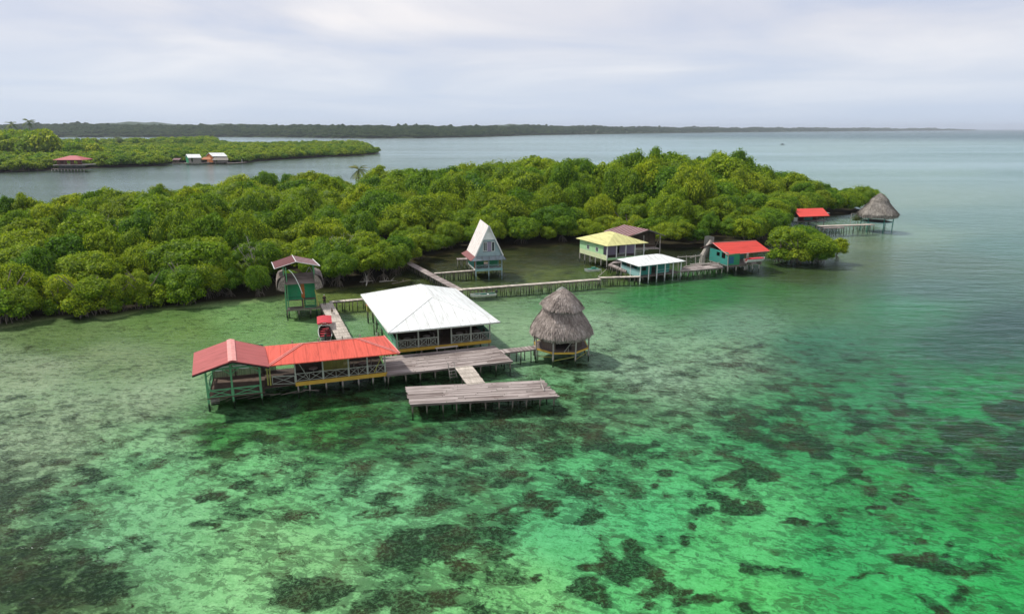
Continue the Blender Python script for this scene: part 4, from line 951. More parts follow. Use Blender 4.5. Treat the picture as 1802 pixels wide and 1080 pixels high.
def table_set(M4, x, y, z, label, where, grp, s=1.0):
    p = M4 @ Vector((x, y, z)); a = thing('dining_table', label, 'table', p, math.radians(19.5), 'dining tables in the pavilions')
    b = MB(); b.cyl((0, 0, .7), (0, 0, .74), .45 * s, n=16); b.build('tabletop', M['deck'], a); MB().cyl((0, 0, 0), (0, 0, .7), .06).build('leg', M['pile'], a)
    for i in range(2):
        an = i * 3.1 + .5; c = thing('dining_chair', "dim chair %s of the %s" % (('right', 'left')[i], where), 'chair', p + Vector((math.cos(an) * .75, math.sin(an) * .75, 0)), an + math.pi, grp)
        MB().box((0, 0, .42), (.38, .38, .04)).build('seat', M['pile'], c); MB().box((-.18, 0, .68), (.04, .38, .45)).build('backrest', M['pile'], c)
        for sx in (-.15, .15):
            for sy in (-.15, .15): MB().box((sx, sy, .2), (.035, .035, .4)).build('leg', M['pile'], c)
for x, y, l in ((2.6, 2.6, "round table behind the leftmost railing bay of the white-roofed restaurant"), (5.0, 3.0, "round table left of the doorway of the white-roofed restaurant"), (9.0, 2.8, "round table right of the doorway of the white-roofed restaurant"),
                (11.3, 3.0, "round table behind the rightmost railing bay of the white-roofed restaurant")):
    table_set(RES, x, y, FZ, l, l.replace('round ', '').replace('white-roofed ', ''), 'chairs in the white-roofed restaurant')
def hang_lamp(p, z0, z1, label):
    a = thing('hanging_lamp', label, 'lamp', p, 0, 'hanging lamps'); MB().cyl((0, 0, z0 + .2), (0, 0, z1), .01, n=5).build('cord', M['dark'], a)
    b = MB(); 
    for i in range(5):
        r0, r1 = [(.04, .13), (.13, .17), (.17, .17), (.17, .12), (.12, .03)][i]; b.cyl((0, 0, z0 + .26 - i * .06), (0, 0, z0 + .2 - i * .06), r0, r1, 10, .5)
    b.build('lamp_shade', M['lamp'], a)
for x, l in ((4.2, "white globe lamp under the white roof, left of the doorway"), (9.2, "white globe lamp under the white roof, right of the doorway"), (6.8, "white globe lamp hanging above the restaurant doorway")):
    p = RES @ Vector((x, 1.9, 0)); hang_lamp(p, 3.2, 3.77, l)
t_ = thing('storage_bin', "yellowish wooden bin on a small platform beside the restaurant's left wall", 'bin', at(652, 560, 0), math.radians(19.5))
MB().box((0, 0, 1.5), (.9, .9, .8)).build('box', M['yellow_post'], t_); MB().box((0, 0, 1.95), (1.0, 1.0, .08)).build('lid', M['orange'], t_)
posts(t_, 'leg', [(-.35, -.35), (.35, -.35), (.35, .35), (-.35, .35)], -1.2, 1.1, .06, M['pile'], square=True)
# ================================================================== 2 LONG RED-ROOFED PAVILION
O = at(472, 643, 3.8)
t_, lc = frame('open_pavilion', "long open pavilion with coral red hipped roof joined to a gabled end with green posts", O, 19.0)
FL, FR, BR, BL = [lc(p) for p in (at(472, 643.5, 3.8), at(703.5, 621, 3.8), at(676, 590.5, 3.8), at(465, 609, 3.8))]
RL, RR = lc(at(531, 604.5, 4.75)), lc(at(629, 595.5, 4.75))
rf = gable_or_hip(t_, [[FL, FR, RR, RL], [FR, BR, RR], [BR, BL, RL, RR], [BL, FL, RL]], M['red_roof'], 'main_roof')
cp = MB()
for a, b in ((FL, RL), (FR, RR)):
    sd = (b - a).cross(Vector((0, 0, 1))).normalized()
    cp.beam(a + sd * .13 + Vector((0, 0, .03)), b + sd * .13 + Vector((0, 0, .03)), .07, .03); cp.beam(a - sd * .13 + Vector((0, 0, .03)), b - sd * .13 + Vector((0, 0, .03)), .07, .03)
cp.beam(RL + Vector((0, 0, .03)), RR + Vector((0, 0, .03)), .12, .03); cp.beam(FR + Vector((0, 0, .02)), BR + Vector((0, 0, .02)), .1, .05)
cp.build('ridge_cap', M['red_trim'], rf)
gFL, gFR, gBR, gBL = [lc(p) for p in (at(338, 660, 3.8), at(474, 644.5, 3.92), at(466, 609.5, 3.92), at(341, 620.5, 3.8))]
gRF, gRB = lc(at(408.5, 634.5, 4.95)), lc(at(405.5, 597, 4.95))
r2 = gable_or_hip(t_, [[gFL, gRF, gRB, gBL], [gFR, gBR, gRB, gRF]], M['red_faded'], 'gable_roof')
sd = Vector((1, 0, 0)); b = MB()
b.slab([gRF - sd * .38 + Vector((0, 0, -.02)), gRF + Vector((0, 0, .07)), gRB + Vector((0, 0, .07)), gRB - sd * .38 + Vector((0, 0, -.02))], .03); b.slab([gRF + Vector((0, 0, .07)), gRF + sd * .38 + Vector((0, 0, -.03)), gRB + sd * .38 + Vector((0, 0, -.03)), gRB + Vector((0, 0, .07))], .03)
b.build('ridge_cap', M['red_trim'], r2)
b = MB(); b.beam(gFL - Vector((0, .0, .16)), gRF - Vector((0, .0, .16)), .05, .14); b.beam(gRF - Vector((0, .0, .16)), gFR - Vector((0, .0, .16)), .05, .14); b.build('barge_board', M['dark'], r2)
FZ = 1.25
p0, p1 = lc(at(521, 673, FZ)), lc(at(680, 653, FZ)); yb = 5.6
fx0, fx1, fy = p0.x, p1.x, (p0.y + p1.y) / 2
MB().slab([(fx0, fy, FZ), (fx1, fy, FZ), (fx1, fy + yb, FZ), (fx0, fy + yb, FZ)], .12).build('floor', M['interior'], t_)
MB().box(((fx0 + fx1) / 2, fy - .06, FZ - .22), (fx1 - fx0 + .1, .1, .40)).build('floor_beam', M['yellow'], t_)
L_ = fx1 - fx0
pc = [fx0 + L_ * u for u in (.0, .295, .575, .785, .985)]
posts(t_, 'post', [(x, fy + .02) for x in pc] + [(x, fy + yb) for x in pc], FZ, 3.95, .065, M['post_grey'], square=True)
for i in range(4): xrail(t_, (pc[i] + .08, fy + .02), (pc[i + 1] - .08, fy + .02), FZ, .85, [2, 2, 2, 2][i], M['post_grey'], inner=False, w=.045)
b = MB(); b.beam((fx0 + .2, fy - .01, 3.6), (fx0 + 1.3, fy - .01, FZ + .1), .06); b.build('brace', M['post_grey'], t_)
b = MB(); b.beam((fx1 - .2, fy - .01, 3.5), (fx1 - 1.3, fy - .01, FZ + .1), .07); b.build('brace', M['yellow_post'], t_)
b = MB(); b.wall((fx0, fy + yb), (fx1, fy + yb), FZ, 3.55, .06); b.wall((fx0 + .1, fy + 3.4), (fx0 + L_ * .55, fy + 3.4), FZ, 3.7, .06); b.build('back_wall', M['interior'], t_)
b = MB()
for i in range(26): b.box((fx0 + 2.9 + i * .105, fy + 2.2, FZ + .85), (.06, .05, 1.7 + random.uniform(-.08, .08)))
b.build('bamboo_screen', M['yellow_post'], t_)
posts(t_, 'piling', [(fx0 + L_ * u, fy + v_) for u in (.02, .14, .32, .5, .68, .84, .98) for v_ in (.15, 2.8, 5.4)], -1.35, FZ - .1, .085, M['pile_pale'])
# gabled end
c0, c1, c2 = [lc(p) for p in (at(367.5, 716, 0), at(412, 706, 0), at(461.5, 701.5, 0))]
gy = (c0.y + c1.y + c2.y) / 3; gx = [c0.x, c1.x, c2.x]; gd = 5.9; GZ = .75
posts(t_, 'corner_post', [(x, gy) for x in gx] + [(x, gy + gd) for x in gx] + [(gx[2] + .25, gy + gd)], GZ - .6, 3.95, .085, M['post_green'], square=True)
posts(t_, 'piling', [(x, gy) for x in gx] + [(x, gy + gd) for x in gx] + [(x, gy + gd / 2) for x in gx], -1.35, GZ - .6, .1, M['pile'])
b = MB(); b.beam((gx[0], gy - .1, 3.62), (gx[2], gy - .1, 3.62), .1, .14); b.beam((gx[0] + .5, gy - .1, 3.98), (gx[2] - .7, gy - .1, 3.98), .06, .1); b.beam((gx[1], gy - .1, 3.7), (gx[1], gy - .1, 4.8), .12); b.build('tie_beam', M['post_green'], t_)
b = MB()
for xa, xb in ((gx[0], gx[0] + .9), (gx[1], gx[1] - .75), (gx[1], gx[1] + .75), (gx[2], gx[2] - .9)): b.beam((xa, gy - .09, 2.95), (xb, gy - .09, 3.55), .07)
b.build('knee_brace', M['post_green'], t_)
b = MB()
for xa, xb in ((gx[0] + .15, gx[1] - .1), (gx[1] + .1, gx[2] - .15)):
    n = 10
    for i in range(n):
        u0, u1 = i / n, (i + 1) / n; z0 = 3.5 - .42 * math.sin(math.pi * u0) ** .7; z1 = 3.5 - .42 * math.sin(math.pi * u1) ** .7
        xa0, xa1 = xa + (xb - xa) * u0, xa + (xb - xa) * u1
        b.add([(xa0, gy + .9, 3.53), (xa1, gy + .9, 3.53), (xa1, gy + .9, z1), (xa0, gy + .9, z0), (xa0, gy + .93, 3.53), (xa1, gy + .93, 3.53), (xa1, gy + .93, z1), (xa0, gy + .93, z0)], [(0, 3, 2, 1), (4, 5, 6, 7), (3, 7, 6, 2)], .5)
b.build('valance', M['white'], t_)
for i in range(2): xrail(t_, (gx[i] + .1, gy - .02), (gx[i + 1] - .1, gy - .02), GZ, .75, 1, M['post_green'], inner=False, w=.085)
xrail(t_, (gx[0], gy + .1), (gx[0], gy + gd), GZ, .75, 2, M['post_green'], inner=False, w=.07)
MB().slab([(gx[0] - .1, gy - .1, GZ), (gx[2] + .3, gy - .1, GZ), (gx[2] + .3, gy + gd, GZ), (gx[0] - .1, gy + gd, GZ)], .1).build('lower_floor', M['interior'], t_)
b = MB()
for i in range(64): b.box((gx[0] + .1 + (gx[2] - gx[0] + 1.4) * i / 64, gy + gd - .15, 2.05), (.08, .05, 2.6 + random.uniform(-.06, .06)))
b.build('reed_screen', M['reed'], t_)
MB().slab([(gx[2] + .3, fy + .3, FZ - .35), (fx0, fy + .3, FZ - .35), (fx0, fy + yb, FZ - .35), (gx[2] + .3, fy + yb, FZ - .35)], .1).build('link_floor', M['interior'], t_)
xrail(t_, (gx[2] + 1.1, fy + .6), (fx0 - .1, fy + .1), FZ - .25, .9, 1, M['post_grey'], inner=False, w=.06)
posts(t_, 'post', [(gx[2] + .9, fy + .7), (gx[2] + .65, fy + .8)], FZ - .3, 3.8, .07, M['yellow_post'], square=True)
b = MB()
for i in range(9):
    x = gx[0] + .4 + i * 1.05; b.beam((x, gy + random.uniform(-.3, .2), GZ - .1 - random.uniform(.1, .5)), (x + random.uniform(.8, 2.0), gy + random.uniform(-.3, .6), GZ - random.uniform(.15, .45)), .05)
b.build('underfloor_struts', M['pile'], t_)
b = MB()
for i in range(5): b.box((gx[0] + .55, gy + .25, -.05 + i * .18), (.8, .35, .06))
b.build('water_steps', M['pile_pale'], t_)
PAV = Matrix.Translation((O.x, O.y, 0)) @ Matrix.Rotation(math.radians(19), 4, 'Z')
for u, l in ((.10, "white lampshade under the left end of the coral roof's front eave"), (.38, "white lampshade under the middle of the coral roof"), (.66, "white lampshade under the coral roof, second from its right end"), (.84, "white lampshade under the right end of the coral roof")):
    hang_lamp(PAV @ Vector((fx0 + L_ * u, fy + .5, 0)), 3.15, 3.9, l)
for u, l in ((.2, "table behind the left railing bay of the coral-roofed pavilion"), (.75, "table near the right end of the coral-roofed pavilion")):
    table_set(PAV, fx0 + L_ * u, fy + 1.6, FZ, l, l.replace('coral-roofed ', ''), 'chairs in the coral-roofed pavilion')
# ================================================================== 3 THATCHED HUTS
def thatch_roof(parent, sides, rings, n_strip, mat, rot=0.0, strip=(.5, .05), name='thatched_roof', round_=.35):
    """thatched cone: an undersheet through the rings (r,z), clothed in overlapping dry palm strips"""
    b = MB()
    def P(u, th):
        k = u * (len(rings) - 1); i = min(int(k), len(rings) - 2); f_ = k - i
        r = rings[i][0] * (1 - f_) + rings[i + 1][0] * f_; z = rings[i][1] * (1 - f_) + rings[i + 1][1] * f_
        a = (th - rot) % (2 * math.pi / sides) - math.pi / sides; pol = math.cos(math.pi / sides) / math.cos(a); r *= pol * (1 - round_) + round_
        return Vector((r * math.cos(th), r * math.sin(th), z))
    ns = sides * 6
    vs = []; fs = []
    for j in range(len(rings)):
        for i in range(ns): vs.append(P(j / (len(rings) - 1), 2 * math.pi * i / ns))
    for j in range(len(rings) - 1):
        for i in range(ns): fs.append((j * ns + i, j * ns + (i + 1) % ns, (j + 1) * ns + (i + 1) % ns, (j + 1) * ns + i))
    b.add(vs, fs, .15)
    R0 = max(r for r, z in rings)
    for k in range(n_strip):
        u = random.random() ** .85 * .995; nc = max(4, len(rings) * 2); cu = math.floor(u * nc); u = min(.995, (cu + (u * nc - cu) * .55) / nc); th = random.uniform(0, 2 * math.pi); kk = u * (len(rings) - 1); i = min(int(kk), len(rings) - 2)
        rr = rings[i][0] * (1 - kk + i) + rings[i + 1][0] * (kk - i)
        if random.random() > .25 + .75 * rr / R0: continue
        p = P(u, th); p2 = P(max(0, u - .05), th); d = (p2 - p); d = d.normalized() if d.length > 1e-5 else Vector((0, 0, -1))
        outw = Vector((math.cos(th), math.sin(th), 0)); d = (d + outw * random.uniform(.02, .16) + Vector((random.uniform(-.22, .22), random.uniform(-.22, .22), -.1))).normalized()
        sd = d.cross(outw).normalized(); L = strip[0] * random.uniform(.5, 1.25); w_ = strip[1] * random.uniform(.6, 1.5)
        q_ = p + outw * random.uniform(.01, .07); e_ = q_ + d * L + outw * .02
        b.add([q_ - sd * w_, q_ + sd * w_, e_ + sd * w_ * .6, e_ - sd * w_ * .6], [(0, 1, 2, 3)], min(1, max(0, random.gauss(.5 + .12 * math.sin(th * 3 + cu), .2))))
    return b.build(name, mat, parent)
p = at(983, 636.5, 0); cy = p.y + 3.05
cen = Vector(((987 - 901) * (cy * math.cos(TH) + CAMH * math.sin(TH)) / FP, cy, 0))
t_ = thing('thatched_hut', "shaggy two-tiered thatched hut on stilts with an octagonal ochre floor rim, nearest the camera", 'hut', cen)
hr = math.radians(22.5 + 3); R = 3.3; FZ = 1.12
ot = [(R * math.cos(hr + i * math.pi / 4), R * math.sin(hr + i * math.pi / 4)) for i in range(8)]
MB().slab([(x * .98, y * .98, FZ) for x, y in ot], .12).build('floor', M['deck_dark'], t_)
b = MB()
for i in range(8): b.beam((*ot[i], FZ - .08), (*ot[(i + 1) % 8], FZ - .08), .12, .2)
b.build('floor_rim', M['yellow'], t_)
posts(t_, 'post', [(x * 1.02, y * 1.02) for x, y in ot], -1.3, 2.75, .09, M['pile_pale'])
b = MB()
for i in (4, 5, 6, 7):
    a, c = ot[i], ot[(i + 1) % 8]; b.beam((a[0] * .96, a[1] * .96, .1), (c[0] * .96, c[1] * .96, .55), .05)
b.build('cross_brace', M['yellow_post'], t_)
wr = [(2.5 * math.cos(hr + i * math.pi / 4), 2.5 * math.sin(hr + i * math.pi / 4)) for i in range(8)]; b = MB()
for i in range(8):
    if i == 5: continue
    b.wall(wr[i], wr[(i + 1) % 8], FZ, 2.75, .05)
b.build('reed_wall', M['reed'], t_)
b = MB(); b.beam((.15, -2.95, 1.15), (1.1, -3.0, 2.5), .05); b.beam((.6, -2.9, 1.9), (1.5, -2.7, 1.9), .04); b.beam((.62, -2.9, 1.15), (.62, -2.9, 1.9), .04); b.beam((1.5, -2.7, 1.15), (1.5, -2.7, 1.9), .04); b.build('porch_brace', M['pile_pale'], t_)
thatch_roof(t_, 8, [(3.62, 2.75), (3.78, 2.98), (3.5, 3.6), (3.0, 4.4), (2.45, 5.1), (2.1, 5.7), (1.9, 6.1)], 15000, M['thatch'], hr, (.48, .05), 'lower_roof')
ur = thatch_roof(t_, 6, [(2.2, 5.85), (2.62, 6.0), (2.0, 6.75), (1.2, 7.45), (.5, 7.9), (.08, 8.1)], 8500, M['thatch'], math.radians(-5), (.42, .05), 'upper_roof', .12); ur.rotation_euler = (math.radians(3), math.radians(5), 0); ur.location = (-.5, 0, 0)
b = MB(); b.cyl((0, 0, 7.75), (0, 0, 7.95), .72, .5, 8); b.cyl((0, 0, 7.95), (0, 0, 8.18), .48, .06, 8); b.build('roof_cap', M['grey_tin'], t_)
# far thatched hut
p = at(1537, 400, 0); cen = Vector((p.x + .4, p.y + 2.6, 0)); kf = (cen.y * math.cos(TH) + CAMH * math.sin(TH)) / FP
cen.x = (1542 - 901) * kf
t_ = thing('thatched_hut', "grey conical thatched hut over the water at the right end of the island", 'hut', cen)
R = 3.9; ot = [(R * math.cos(.5 + i * math.pi / 3), R * math.sin(.5 + i * math.pi / 3)) for i in range(6)]; FZ = 1.35
MB().slab([(*q_, FZ) for q_ in ot], .12).build('floor', M['deck_dark'], t_)
b = MB()
for i in range(6): b.beam((*ot[i], FZ - .1), (*ot[(i + 1) % 6], FZ - .1), .12, .26)
b.build('floor_rim', M['aqua'], t_)
posts(t_, 'post', ot, -1.6, 3.6, .12, M['teal'])
b = MB()
for i in range(6): b.beam((*ot[i], FZ + .85), (*ot[(i + 1) % 6], FZ + .85), .08)
b.build('railing', M['pile'], t_)
thatch_roof(t_, 6, [(5.2, 3.3), (5.25, 3.6), (4.0, 4.9), (2.75, 6.3), (2.0, 7.3)], 8000, M['thatch_grey'], .5, (.8, .08), 'lower_roof', .1)
thatch_roof(t_, 6, [(2.35, 7.0), (2.3, 7.2), (1.4, 8.1), (.6, 8.7), (.1, 9.0)], 2600, M['thatch_grey'], .5, (.6, .08), 'upper_roof', .1)
# ================================================================== 4 GREEN TWO-STOREY HUT
O = at(504, 545, 1.0)
t_, lc = frame('stilt_hut', "tall narrow green hut with a thatched skirt under a loose maroon tin roof", O, 18)
W_, D_ = 5.0, 4.6
b = MB(); deck_boards(b, [Vector((0, 0, 1)), Vector((W_, 0, 1)), Vector((W_, 1.6, 1)), Vector((0, 1.6, 1))], .2); b.build('porch_boards', M['deck_dark'], t_)
b = MB(); b.beam((-.05, -.05, .86), (W_, -.05, .86), .08, .16); b.beam((0, 1.6, .86), (W_, 1.6, .86), .08, .16); b.build('porch_beam', M['pile'], t_)
posts(t_, 'piling', [(x, y) for x in (.1, 1.7, 3.3, 4.9) for y in (.1, 1.55)], -1.2, .9, .09, M['pile'])
posts(t_, 'corner_post', [(.1, .1)], .9, 4.7, .07, M['post_green'], square=True)
posts(t_, 'corner_post', [(.0, 1.4), (4.2, 1.4), (.0, 5.6), (4.2, 5.6), (.35, 1.2)], -.9, 6.9, .08, M['post_green'], square=True)
MB().slab([(0, 1.3, 2.1), (4.2, 1.3, 2.1), (4.2, 5.6, 2.1), (0, 5.6, 2.1)], .14).build('floor', M['deck_dark'], t_)
MB().wall((.35, 1.9), (4.1, 1.9), 2.1, 4.75, .07, [(1.85, 2.35, 2.1, 4.3)]).build('front_wall', M['green_dark'], t_)
MB().wall((4.15, 2.5), (4.15, 5.5), 2.1, 4.7, .07).build('side_wall', M['green_dark'], t_)
MB().wall((.05, 2.5), (.05, 5.5), 2.1, 4.7, .07).build('side_wall', M['green_dark'], t_)
d_ = MB().box((2.45, 1.88, 3.2), (.48, .06, 2.2)).build('door', M['orange'], t_); MB().cyl((2.62, 1.8, 3.15), (2.62, 1.85, 3.15), .03).build('handle', M['dark'], d_)
b = MB(); b.wall((0, 1.32), (2.35, 1.32), 2.1, 2.3, .05); b.beam((0, 1.32, 2.65), (2.35, 1.32, 2.65), .05); b.build('balcony_rail', M['green_dark'], t_)
b = MB()
for i in range(5): b.box((3.35, .35 + .2 * i, 1.1 + .2 * i), (1.7, .22, .06))
b.build('stair_treads', M['green_dark'], t_)
b = MB(); b.beam((4.25, .2, 1.0), (4.25, 1.35, 2.1), .06, .2); b.beam((2.45, .2, 1.0), (2.45, 1.35, 2.1), .06, .2); b.build('stair_strings', M['yellow_post'], t_)
b = MB(); b.box((2.45, 1.25, 1.55), (.5, .1, 1.1)); b.build('stair_panel', M['deck_dark'], t_)
b = MB(); b.beam((4.15, 1.25, 3.4), (4.5, .4, 1.05), .14, .06); b.build('leaning_plank', M['yellow_post'], t_)
MB().slab([(0, 1.6, 4.8), (4.4, 1.6, 4.8), (4.4, 5.7, 4.8), (0, 5.7, 4.8)], .1).build('loft_floor', M['deck_dark'], t_)
b = MB(); b.slab([(-.5, .7, 4.55), (4.6, .7, 4.55), (4.3, 2.6, 5.75), (-.1, 2.6, 5.75)], .08); b.build('lean_to_roof', M['deck_dark'], t_)
# thatched skirt: drooping curved eaves to the left and right
b = MB()
for sx, x0_ in ((-1, .1), (1, 4.2)):
    for k in range(5200):
        u = random.random(); yv = random.uniform(.9, 6.2); ang = u * 1.35
        px_ = x0_ + sx * (1.0 * math.sin(ang) + .05); pz = 4.0 + 1.75 * math.cos(ang)
        p = Vector((px_ + random.uniform(-.03, .03), yv, pz)); d = Vector((sx * math.cos(ang) * .8, random.uniform(-.2, .2), -math.sin(ang) * .9 - .25)).normalized()
        sd = Vector((0, 1, 0)); L = random.uniform(.35, .95); b.add([p - sd * .04, p + sd * .04, p + d * L + sd * .03, p + d * L - sd * .03], [(0, 1, 2, 3)], min(1, max(0, random.gauss(.45, .2))))
    for k in range(700):
        ang = random.random() * 1.4; rr = random.random() ** .5; px_ = x0_ + sx * .95 * math.sin(ang) * rr; pz = 3.9 + 1.75 * math.cos(ang) * rr
        p = Vector((px_, .86 - random.random() * .06, pz)); d = Vector((sx * .25, -.1, -1)).normalized(); sd = Vector((.05, 0, 0)); b.add([p - sd, p + sd, p + d * .5 + sd, p + d * .5 - sd], [(0, 1, 2, 3)], min(1, max(0, random.gauss(.35, .2))))
    vs = []; n = 8
    for i in range(n + 1):
        ang = i / n * 1.35
        for yv in (.9, 6.2): vs.append((x0_ + sx * .95 * math.sin(ang), yv, 3.97 + 1.72 * math.cos(ang)))
    b.add(vs, [(2 * i, 2 * i + 1, 2 * i + 3, 2 * i + 2) for i in range(n)], .2)
    b.add([(x0_, .9, 5.7)] + [vs[2 * i] for i in range(n + 1)] + [(x0_ + sx * .3, .9, 3.9)], [tuple(range(n + 3))], .1)  # dark end sheet: the hollow skirt's shade put into its tone
b.build('thatched_skirt', M['thatch'], t_)
q0, q1, q2 = lc(at(483, 473.5, 6.85)), lc(at(521, 461, 7.75)), lc(at(563, 468, 6.95)); r0, r1, r2_ = lc(at(478, 461.5, 6.95)), lc(at(514, 449, 7.95)), lc(at(550, 456, 7.2))
rf = MB().slab([q0, q1, r1, r0], .05).build('roof', M['maroon_roof'], t_)
rf2 = MB().slab([q1, q2, r2_, r1], .05).build('roof', M['rust_roof'], t_, label="right roof slope of striped rusty tin")
b = MB()
for a, c in ((q0, r0), (q2, r2_), (q0, q1), (q1, q2), (q1, r1)): b.beam(a + Vector((0, 0, .03)), c + Vector((0, 0, .03)), .1, .05)
b.build('edge_batten', M['white'], rf)
b = MB(); b.beam(lc(at(498, 474, 6.5)), lc(at(498, 482, 5.6)), .08); b.beam(lc(at(544, 470, 6.5)), lc(at(538, 480, 5.4)), .08); b.beam(lc(at(545, 470, 6.5)), lc(at(550, 480, 5.4)), .08); b.build('roof_strut', M['pile_pale'], t_)
pp = [(.75, .9, 6.6), (1.15, .75, 6.2), (1.6, .6, 5.4), (2.05, .45, 4.2), (2.35, .4, 3.1)]
b = MB(); b.tube(pp, [.05] * 5, 8); b.build('drain_pipe', M['white'], t_)
# ================================================================== 5 A-FRAME
O = at(837, 474.5, 1.3)
t_, lc = frame('a_frame_house', "steep A-frame house with whitewashed tin slope, pale blue gable and dusty pink skirt roof", O, 15)
W_, D_ = 4.95, 6.4; FZ = 1.3
MB().slab([(0, 0, FZ), (W_, 0, FZ), (W_, D_, FZ), (0, D_, FZ)], .12).build('floor', M['deck_dark'], t_)
b = MB(); b.box((W_ / 2, -.05, FZ - .1), (W_ + .1, .1, .42)); b.build('floor_beam', M['aqua'], t_)
b = MB(); b.box((-.06, D_ / 2, FZ - .05), (.1, D_, .2)); b.build('side_beam', M['white'], t_)
posts(t_, 'post', [(.05, .02), (2.45, .02), (W_ - .05, .02)], -1.2, 3.6, .085, M['skyblue'], square=True)
posts(t_, 'piling', [(.1, y) for y in (2, 4, 6.2)] + [(4.8, y) for y in (2, 4, 6.2)] + [(2.5, 3)], -1.2, FZ - .1, .08, M['pile_pale'])
MB().wall((.05, 1.6), (.05, D_), FZ, 3.6, .07).build('side_wall', M['teal'], t_)
MB().wall((.2, 2.6), (W_ - .2, 2.6), FZ, 3.6, .07, [(1.9, 2.7, FZ, 3.2)]).build('front_wall', M['green_dark'], t_)
MB().wall((W_ - .05, 2.6), (W_ - .05, D_), FZ, 3.6, .07).build('side_wall', M['teal'], t_)
MB().box((.12, .9, 2.4), (.1, 1.2, 2.1)).build('porch_panel', M['orange'], t_)
xrail(t_, (.15, .05), (2.35, .05), FZ + .1, .65, 2, M['skyblue'], inner=False, w=.05); xrail(t_, (2.55, .05), (W_ - .15, .05), FZ + .1, .65, 2, M['skyblue'], inner=False, w=.05)
EZ = 3.75
RF, RBk = Vector((W_ / 2, -.35, 9.2)), Vector((W_ / 2, D_ + .5, 9.5))
LF, LB, RtF, RtB = Vector((-.1, -.35, EZ)), Vector((-.25, D_ + .3, EZ + .05)), Vector((W_ + .1, -.35, EZ)), Vector((W_ + .1, D_ + .3, EZ))
rf = MB().slab([LF, RF, RBk, LB], .07).build('roof', M['white_roof_warm'], t_)
rf = MB().slab([RtF, RtB, RBk, RF], .07).build('roof', M['skyblue'], t_)
b = MB(); b.beam(LF + Vector((-.02, -.06, 0)), RF + Vector((0, -.06, 0)), .08, .22); b.beam(RtF + Vector((.02, -.06, 0)), RF + Vector((0, -.06, 0)), .08, .22); b.build('barge_board', M['white'], t_)
def gx_at(z): return (W_ / 2) * (9.2 - z) / (9.2 - EZ)
b = MB()
zz0, zz1, wz0, wz1 = EZ, 8.9, 4.5, 6.35
def gband(b, z0, z1, xl0=None, xr0=None, y=-.12):
    l0, l1 = W_ / 2 - gx_at(z0) + .03, W_ / 2 - gx_at(z1) + .03; r0_, r1_ = W_ - l0, W_ - l1
    if xl0 is not None and xl0[0] == 'L': r0_ = r1_ = xl0[1]
    if xl0 is not None and xl0[0] == 'R': l0 = l1 = xl0[1]
    b.add([(l0, y, z0), (r0_, y, z0), (r1_, y, z1), (l1, y, z1), (l0, y + .06, z0), (r0_, y + .06, z0), (r1_, y + .06, z1), (l1, y + .06, z1)],
          [(0, 1, 2, 3), (7, 6, 5, 4), (3, 2, 6, 7), (1, 0, 4, 5), (0, 3, 7, 4), (2, 1, 5, 6)])
gband(b, EZ, wz0); gband(b, wz0, wz1, ('L', 1.4)); gband(b, wz0, wz1, ('R', 3.55)); gband(b, wz1, 6.75)
gb_ = b.build('gable_wall', M['skyblue'], t_)
b = MB()
for k, (z0, z1, yy_) in enumerate([(6.72, 7.15, -.3), (7.1, 7.55, -.24), (7.5, 7.95, -.2), (7.9, 8.9, -.16)]): gband(b, z0, z1, None, y=yy_)
b.build('louvre_boards', M['white'], gb_)
window(gb_, (1.78, -.1, 5.45), .68, 1.6, 0); MB().box((2.6, -.02, 5.42), (.9, .05, 1.75)).build('curtain', M['purple'], gb_); window(gb_, (3.25, -.1, 5.42), .5, 1.7, 0, mull=False)
b = MB(); b.slab([(-1.05, -.9, 3.1), (-.1, -.35, 3.72), (-.25, D_ + .2, 3.78), (-1.3, D_ + .5, 3.2)], .06); b.build('skirt_roof', M['pink_roof'], t_, label="dusty pink tin skirt on the left side")
b = MB(); b.slab([(-.95, -.95, 3.1), (W_ + .5, -1.1, 3.15), (W_ + .05, -.38, 3.78), (-.05, -.38, 3.78)], .06); b.build('skirt_roof', M['slate_roof'], t_, label="grey-blue tin skirt across the front")
b = MB(); b.slab([(W_ + .6, -1.0, 3.1), (W_ + 1.15, D_, 3.15), (W_ + .12, D_, 3.72), (W_ + .12, -.38, 3.76)], .06); b.build('skirt_roof', M['pink_roof'], t_)
# ================================================================== 6 YELLOW-ROOFED HOUSE, RUSTY-ROOFED SHED
O = at(1067, 473, 0)
t_, lc = frame('stilt_house', "pale green stilt house under a large pale yellow hipped roof", O, 22)
rz_ = 4.35
FL, FR, BL = lc(at(1068, 433, rz_)), lc(at(1141.5, 427, rz_)), lc(at(1013.5, 419, rz_)); BR = FR + BL - FL
ctr = (FL + BR) / 2; u_ = (BL - FL).normalized()
RA, RB = ctr - u_ * 1.0 + Vector((0, 0, 1.75)), ctr + u_ * 1.0 + Vector((0, 0, 1.75))
rf = gable_or_hip(t_, [[FL, FR, RA], [FR, BR, RB, RA], [BR, BL, RB], [BL, FL, RA, RB]], M['yellow_roof'])
FZ = 1.75; cL = FL.lerp(ctr, .10); cR = FR.lerp(ctr, .12); cBL = BL.lerp(ctr, .12); cBR = BR.lerp(ctr, .12)
MB().slab([(cL.x, cL.y, FZ), (cR.x, cR.y, FZ), (cBR.x, cBR.y, FZ), (cBL.x, cBL.y, FZ)], .15).build('floor', M['deck_dark'], t_)
Lw = (cBL - cL).length
wl = MB().wall(cL, cBL, FZ - .35, FZ + .62, .08).build('wall', M['cream'], t_)
wh = MB().wall(cL, cBL, FZ + .62, rz_ + .15, .07, [(3.0, 4.0, FZ + .85, FZ + 1.75), (6.3, 7.1, FZ + .85, FZ + 1.75), (0, 1.3, FZ + .62, rz_ - .25)]).build('wall', M['green_pale'], t_, label="upper wall of pale green boards with two windows")
